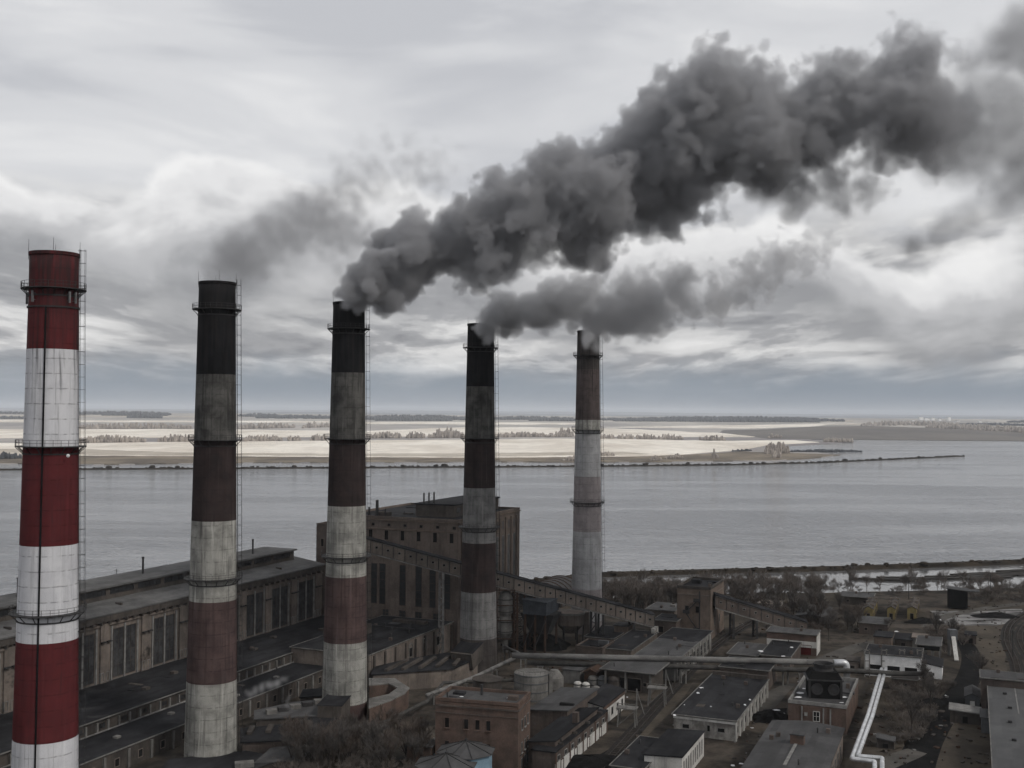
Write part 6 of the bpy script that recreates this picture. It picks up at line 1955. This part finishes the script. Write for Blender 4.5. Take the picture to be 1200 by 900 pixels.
def smoke_material(name, color, density, aniso=0.0):
    m = bpy.data.materials.new(name)
    m.use_nodes = True
    t = NT(m.node_tree)
    at = t.n('ShaderNodeAttribute', {'attribute_name': 'density'})
    d = t.m('MULTIPLY', at.outputs['Fac'], density)
    pv = t.n('ShaderNodeVolumePrincipled')
    pv.inputs['Color'].default_value = (*color, 1)
    pv.inputs['Density Attribute'].default_value = ''
    pv.inputs['Anisotropy'].default_value = aniso
    t.link(d, pv.inputs['Density'])
    out = t.n('ShaderNodeOutputMaterial')
    t.link(pv.outputs[0], out.inputs['Volume'])
    return m


def volume_object(name, dens, lo, hi, m, label, cat='smoke', kind=None):
    """dens[x, y, z] becomes a volume grid spanning lo..hi"""
    nx, ny, nz = dens.shape
    me = bpy.data.meshes.new(name)
    n = dens.size
    me.vertices.add(n)
    at = me.attributes.new('d', 'FLOAT', 'POINT')
    at.data.foreach_set('value', np.ascontiguousarray(dens, np.float32).ravel())
    me.materials.append(m)
    ob = link(name, me)
    tag(ob, label, cat, kind=kind)
    ng = bpy.data.node_groups.new(name + '_grid', 'GeometryNodeTree')
    ng.interface.new_socket('Geometry', in_out='INPUT', socket_type='NodeSocketGeometry')
    ng.interface.new_socket('Geometry', in_out='OUTPUT', socket_type='NodeSocketGeometry')
    N, L = ng.nodes, ng.links
    gi, go = N.new('NodeGroupInput'), N.new('NodeGroupOutput')
    vc = N.new('GeometryNodeVolumeCube')
    vc.inputs['Min'].default_value = lo
    vc.inputs['Max'].default_value = hi
    vc.inputs['Resolution X'].default_value = nx
    vc.inputs['Resolution Y'].default_value = ny
    vc.inputs['Resolution Z'].default_value = nz
    pos = N.new('GeometryNodeInputPosition')
    sep = N.new('ShaderNodeSeparateXYZ')
    L.new(pos.outputs[0], sep.inputs[0])

    def idx(sock, a, b, k):
        mr = N.new('ShaderNodeMapRange')
        mr.inputs['From Min'].default_value = a
        mr.inputs['From Max'].default_value = b
        mr.inputs['To Min'].default_value = 0
        mr.inputs['To Max'].default_value = k - 1
        L.new(sock, mr.inputs['Value'])
        r = N.new('ShaderNodeMath')
        r.operation = 'ROUND'
        L.new(mr.outputs[0], r.inputs[0])
        ti = N.new('FunctionNodeFloatToInt')
        L.new(r.outputs[0], ti.inputs[0])
        return ti.outputs[0]

    def im(op, a, b):
        q = N.new('FunctionNodeIntegerMath')
        q.operation = op
        for s, v in ((q.inputs[0], a), (q.inputs[1], b)):
            if isinstance(v, int):
                s.default_value = v
            else:
                L.new(v, s)
        return q.outputs[0]
    ix, iy, iz = idx(sep.outputs[0], lo[0], hi[0], nx), idx(sep.outputs[1], lo[1], hi[1], ny), idx(sep.outputs[2], lo[2], hi[2], nz)
    ii = im('ADD', im('MULTIPLY', im('ADD', im('MULTIPLY', ix, ny), iy), nz), iz)
    na = N.new('GeometryNodeInputNamedAttribute')
    na.data_type = 'FLOAT'
    na.inputs['Name'].default_value = 'd'
    si = N.new('GeometryNodeSampleIndex')
    si.data_type = 'FLOAT'
    si.domain = 'POINT'
    L.new(gi.outputs[0], si.inputs['Geometry'])
    L.new(na.outputs[0], si.inputs['Value'])
    L.new(ii, si.inputs['Index'])
    L.new(si.outputs[0], vc.inputs['Density'])
    sm = N.new('GeometryNodeSetMaterial')
    sm.inputs['Material'].default_value = m
    L.new(vc.outputs[0], sm.inputs['Geometry'])
    L.new(sm.outputs[0], go.inputs[0])
    md = ob.modifiers.new('grid', 'NODES')
    md.node_group = ng
    return ob


def plume_density(path, Yf, vox, seed, edge=1.3, levels=(14, 8), ragged=1.0, depth=1.0, soft=None, jit=0.35, step=0.45, lump=(0.34, 0.5), billow=3.0, fade=None, fill=0.88, stir=1.0):
    """path: (px, py, radius px[, strength]); cauliflower of balls on balls on balls, then worn by noise.
    soft(px) widens the edge downstream"""
    rng = np.random.default_rng(seed)
    balls = []
    for (a, b) in zip(path[:-1], path[1:]):
        L = math.hypot(b[0] - a[0], b[1] - a[1])
        n = max(1, int(L / (step * 0.5 * (a[2] + b[2]))))
        for k in range(n):
            f = (k + rng.random() * 0.6) / n
            px, py, r = (a[i] + (b[i] - a[i]) * f for i in range(3))
            Y = Yf(px)
            s = Y / F
            c = np.array(D(px + rng.normal() * r * jit * 0.5, py + rng.normal() * r * jit * 0.5, Y + rng.normal() * r * s * 0.3 * depth))
            balls.append((c, r * s * fill))
    allb = list(balls)
    cur = balls
    for li, cnt in enumerate(levels):
        nxt = []
        for c, r in cur:
            k = cnt
            v = rng.normal(size=(k, 3))
            v /= np.linalg.norm(v, axis=1)[:, None]
            rr_ = r * (lump[0] + (lump[1] - lump[0]) * rng.random(k))
            for j in range(k):
                nxt.append((c + v[j] * (r * (0.92 if li == 0 else 0.88)), rr_[j] * (0.95 if li == 0 else 0.9)))
        allb += nxt
        cur = nxt
    C = np.array([b[0] for b in allb])
    Rr = np.array([b[1] for b in allb])
    pad = 5.0
    lo, hi = (C - Rr[:, None]).min(0) - pad, (C + Rr[:, None]).max(0) + pad
    shape = tuple(int(math.ceil((hi[i] - lo[i]) / vox)) + 1 for i in range(3))
    hi = lo + vox * (np.array(shape) - 1)
    sdf = np.full(shape, -50.0, np.float32)
    ax = [lo[i] + vox * np.arange(shape[i], dtype=np.float32) for i in range(3)]
    for c, r in zip(C, Rr):
        e = r + 6.0
        i0 = [max(0, int((c[k] - e - lo[k]) / vox)) for k in range(3)]
        i1 = [min(shape[k], int((c[k] + e - lo[k]) / vox) + 2) for k in range(3)]
        gx = (ax[0][i0[0]:i1[0]] - c[0]) ** 2
        gy = (ax[1][i0[1]:i1[1]] - c[1]) ** 2
        gz = (ax[2][i0[2]:i1[2]] - c[2]) ** 2
        dd = r - np.sqrt(gx[:, None, None] + gy[None, :, None] + gz[None, None, :])
        sub = sdf[i0[0]:i1[0], i0[1]:i1[1], i0[2]:i1[2]]
        np.maximum(sub, dd, out=sub)
    pxs = np.array([600 + F * (xx / Yf(600)) for xx in ax[0]])
    grow = np.clip((pxs - path[0][0]) / 160.0, 0.25, 1.0).astype(np.float32)[:, None, None]
    # stir: look the balls up at places shifted by turbulence, so that round shapes tear into curls
    idx = []
    for k in range(3):
        shift = (fnoise(shape, 16.0 / vox, rng, 3, 0.6) * 3.6 + fnoise(shape, 5.0 / vox, rng, 3, 0.6) * 1.5) * (stir / vox) * grow
        sh_ = [1, 1, 1]
        sh_[k] = shape[k]
        g = np.arange(shape[k], dtype=np.float32).reshape(sh_) + shift
        idx.append(np.clip(g, 0, shape[k] - 1.001))
    i = [q.astype(np.int32) for q in idx]
    f = [q - qi for q, qi in zip(idx, i)]
    acc = np.zeros(shape, np.float32)
    for dx in (0, 1):
        for dy in (0, 1):
            for dz in (0, 1):
                wgt = (f[0] if dx else 1 - f[0]) * (f[1] if dy else 1 - f[1]) * (f[2] if dz else 1 - f[2])
                acc += wgt * sdf[i[0] + dx, i[1] + dy, i[2] + dz]
    sdf = np.maximum(acc, -20)
    del idx, i, f
    n1 = fnoise(shape, 7.0 / vox, rng, 5, 0.62)
    bl = np.abs(fnoise(shape, 9.0 / vox, rng, 1, 0.5)) + 0.55 * np.abs(fnoise(shape, 4.5 / vox, rng, 1, 0.5)) + 0.3 * np.abs(fnoise(shape, 2.3 / vox, rng, 1, 0.5))
    x = sdf + ((n1 - 0.2) * ragged + (bl - 0.75) * billow) * grow
    e = np.array([soft(p) for p in pxs], np.float32)[:, None, None] if soft is not None else edge
    d = np.clip(x / e, 0, 1)
    d = d * d * (3 - 2 * d)
    d *= np.clip(0.9 + 0.25 * n1, 0.5, 1.3)
    d *= 1.0 + 2.0 * np.exp(-np.clip(pxs - path[0][0], 0, None) / 60.0).astype(np.float32)[:, None, None]
    if fade is not None:
        d *= np.array([fade(p) for p in pxs], np.float32)[:, None, None]
    return d, lo, hi


def smoke(name, path, Y, vox, seed, m, label, **kw):
    Yf = Y if callable(Y) else (lambda px: Y)
    d, lo, hi = plume_density(path, Yf, vox, seed, **kw)
    d[d < 0.004] = 0
    print('SMOKE', name, d.shape, d.size)
    return volume_object(name, d, tuple(lo), tuple(hi), m, label, kind='stuff')


M_SMOKE = smoke_material('dark_coal_smoke', (0.57, 0.573, 0.595), 0.23)
M_SMOKE2 = smoke_material('grey_coal_smoke', (0.74, 0.743, 0.76), 0.18)
M_SMOKE3 = smoke_material('thin_drifting_smoke', (0.52, 0.523, 0.54), 0.045)
M_STEAM = smoke_material('white_steam', (0.97, 0.97, 0.98), 0.30)
main_path = [(421, 369, 6), (412, 362, 12), (408, 350, 18), (412, 336, 23), (425, 326, 30), (447, 318, 38), (480, 301, 48), (515, 292, 50), (560, 276, 43), (605, 254, 57), (640, 242, 71), (700, 232, 78), (755, 212, 78),
             (800, 194, 80), (845, 168, 76), (885, 148, 70), (925, 136, 62), (975, 118, 66), (1015, 106, 74), (1055, 120, 66), (1095, 130, 46), (1130, 132, 26)]
smoke('smoke_plume', main_path, lambda p: 284 + 8 * min(1, max(0, (p - 425) / 50)), 0.5, 3, M_SMOKE, 'huge dark grey smoke plume drifting right from the third chimney', levels=(9, 6), lump=(0.36, 0.58), ragged=0.9, billow=2.4, soft=lambda p: 0.6 + max(0, p - 650) / 230.0, fade=lambda p: 1 - 0.55 * min(1, max(0, (p - 1060) / 80)))
p4 = [(577, 404, 7), (571, 395, 12), (564, 384, 17), (569, 374, 21), (585, 371, 25), (612, 368, 28), (650, 364, 29), (690, 356, 31), (725, 352, 38), (755, 352, 44), (790, 338, 40), (815, 332, 24)]
smoke('smoke_plume', p4, lambda p: 339 + 8 * min(1, max(0, (p - 578) / 40)), 0.55, 8, M_SMOKE2, 'smaller grey smoke plume drifting right from the fourth chimney', levels=(9, 6), ragged=1.6, billow=3.0, soft=lambda p: 1.0 + max(0, p - 600) / 110.0, stir=0.8)
p5 = [(699, 407, 9), (694, 398, 14), (690, 387, 15), (703, 385, 20), (720, 378, 26), (740, 372, 32), (755, 362, 33), (790, 352, 22), (830, 345, 26), (848, 354, 26), (868, 334, 22), (890, 320, 28), (915, 312, 36), (940, 300, 30), (962, 290, 20)]
smoke('smoke_plume', p5, lambda p: 400 + 8 * min(1, max(0, (p - 705) / 40)), 0.7, 12, M_SMOKE2, 'low broken smoke trail drifting right from the slim far chimney', levels=(8, 5), ragged=3.0, billow=3.4, edge=3.0, fade=lambda p: 1 - 0.4 * min(1, max(0, (p - 780) / 180)))
# thin drifting remains
smoke('smoke_wisp', [(880, 215, 30), (915, 225, 38), (955, 222, 38), (990, 208, 30), (1030, 200, 22), (985, 238, 20)], 292, 0.8, 21, smoke_material('thinning_smoke', (0.62, 0.622, 0.64), 0.12), 'torn smoke wisps under the great plume', levels=(8, 5), ragged=3.6, billow=4.5, edge=4.5, stir=1.3)
smoke('smoke_haze', [(1080, 150, 46), (1125, 150, 74), (1180, 140, 98), (1240, 130, 120), (1320, 110, 130)], 300, 1.2, 22, M_SMOKE3, 'thin smoke veil at the right end of the great plume', levels=(8, 5), ragged=4.0, billow=6.0, edge=8.0, stir=1.5)
smoke('smoke_haze', [(1150, 250, 40), (1190, 220, 60), (1240, 200, 70)], 310, 1.3, 26, M_SMOKE3, 'thin smoke veil at the right edge below the great plume', levels=(8, 5), ragged=4.0, billow=6.0, edge=12.0, stir=1.5)
smoke('smoke_haze', [(1170, 60, 44), (1210, 30, 70), (1280, 0, 90)], 300, 1.2, 25, M_SMOKE3, 'thin smoke veil in the upper right corner', levels=(8, 5), ragged=4.0, billow=6.0, edge=8.0, stir=1.5)
smoke('smoke_haze', [(1066, 292, 18), (1090, 280, 26), (1112, 262, 24)], 330, 0.9, 23, M_SMOKE3, 'small torn smoke scrap at the right below the plume', levels=(8, 5), ragged=2.8, billow=4.0, edge=3.5)
smoke('smoke_haze', [(245, 322, 26), (300, 290, 50), (350, 278, 58), (400, 262, 50), (425, 200, 40), (445, 225, 34), (505, 208, 40), (545, 190, 18)], 420, 1.5, 24, M_SMOKE3, 'faint old smoke drifting behind the second and third chimneys', levels=(8, 5), ragged=4.0, billow=6.0, edge=9.0, stir=1.5)
smoke('steam_jet', [(285, 809, 5), (292, 812, 7), (300, 808, 9), (312, 805, 8), (322, 800, 9), (331, 798, 7), (336, 795, 5)], 262, 0.3, 31, M_STEAM, 'white steam jet blowing right from the annex wall by the second chimney', levels=(8, 5), ragged=0.5, billow=0.6, edge=2.6, stir=0.3)
smoke('steam_jet', [(338, 830, 4.5), (337, 824, 5), (338, 818, 4.5), (341, 812, 4)], 268, 0.3, 32, M_STEAM, 'small upright puff of steam left of the third chimney foot', levels=(8, 5), ragged=0.7, billow=0.6, edge=2.2, stir=0.25)
# ================================================================== the air: one closed box of pale even haze
def haze():
    m = bpy.data.materials.new('haze_air')
    m.use_nodes = True
    t = NT(m.node_tree)
    pv = t.n('ShaderNodeVolumePrincipled')
    pv.inputs['Color'].default_value = (0.86, 0.91, 0.98, 1)
    pv.inputs['Density'].default_value = 0.000040
    t.link(pv.outputs[0], t.n('ShaderNodeOutputMaterial').inputs['Volume'])
    b = MB().box((0, 20100, 112), (86000, 41800, 256))
    tag(b.build('haze', m), 'thin pale haze lying over lake and plain', 'haze', kind='stuff')


haze()
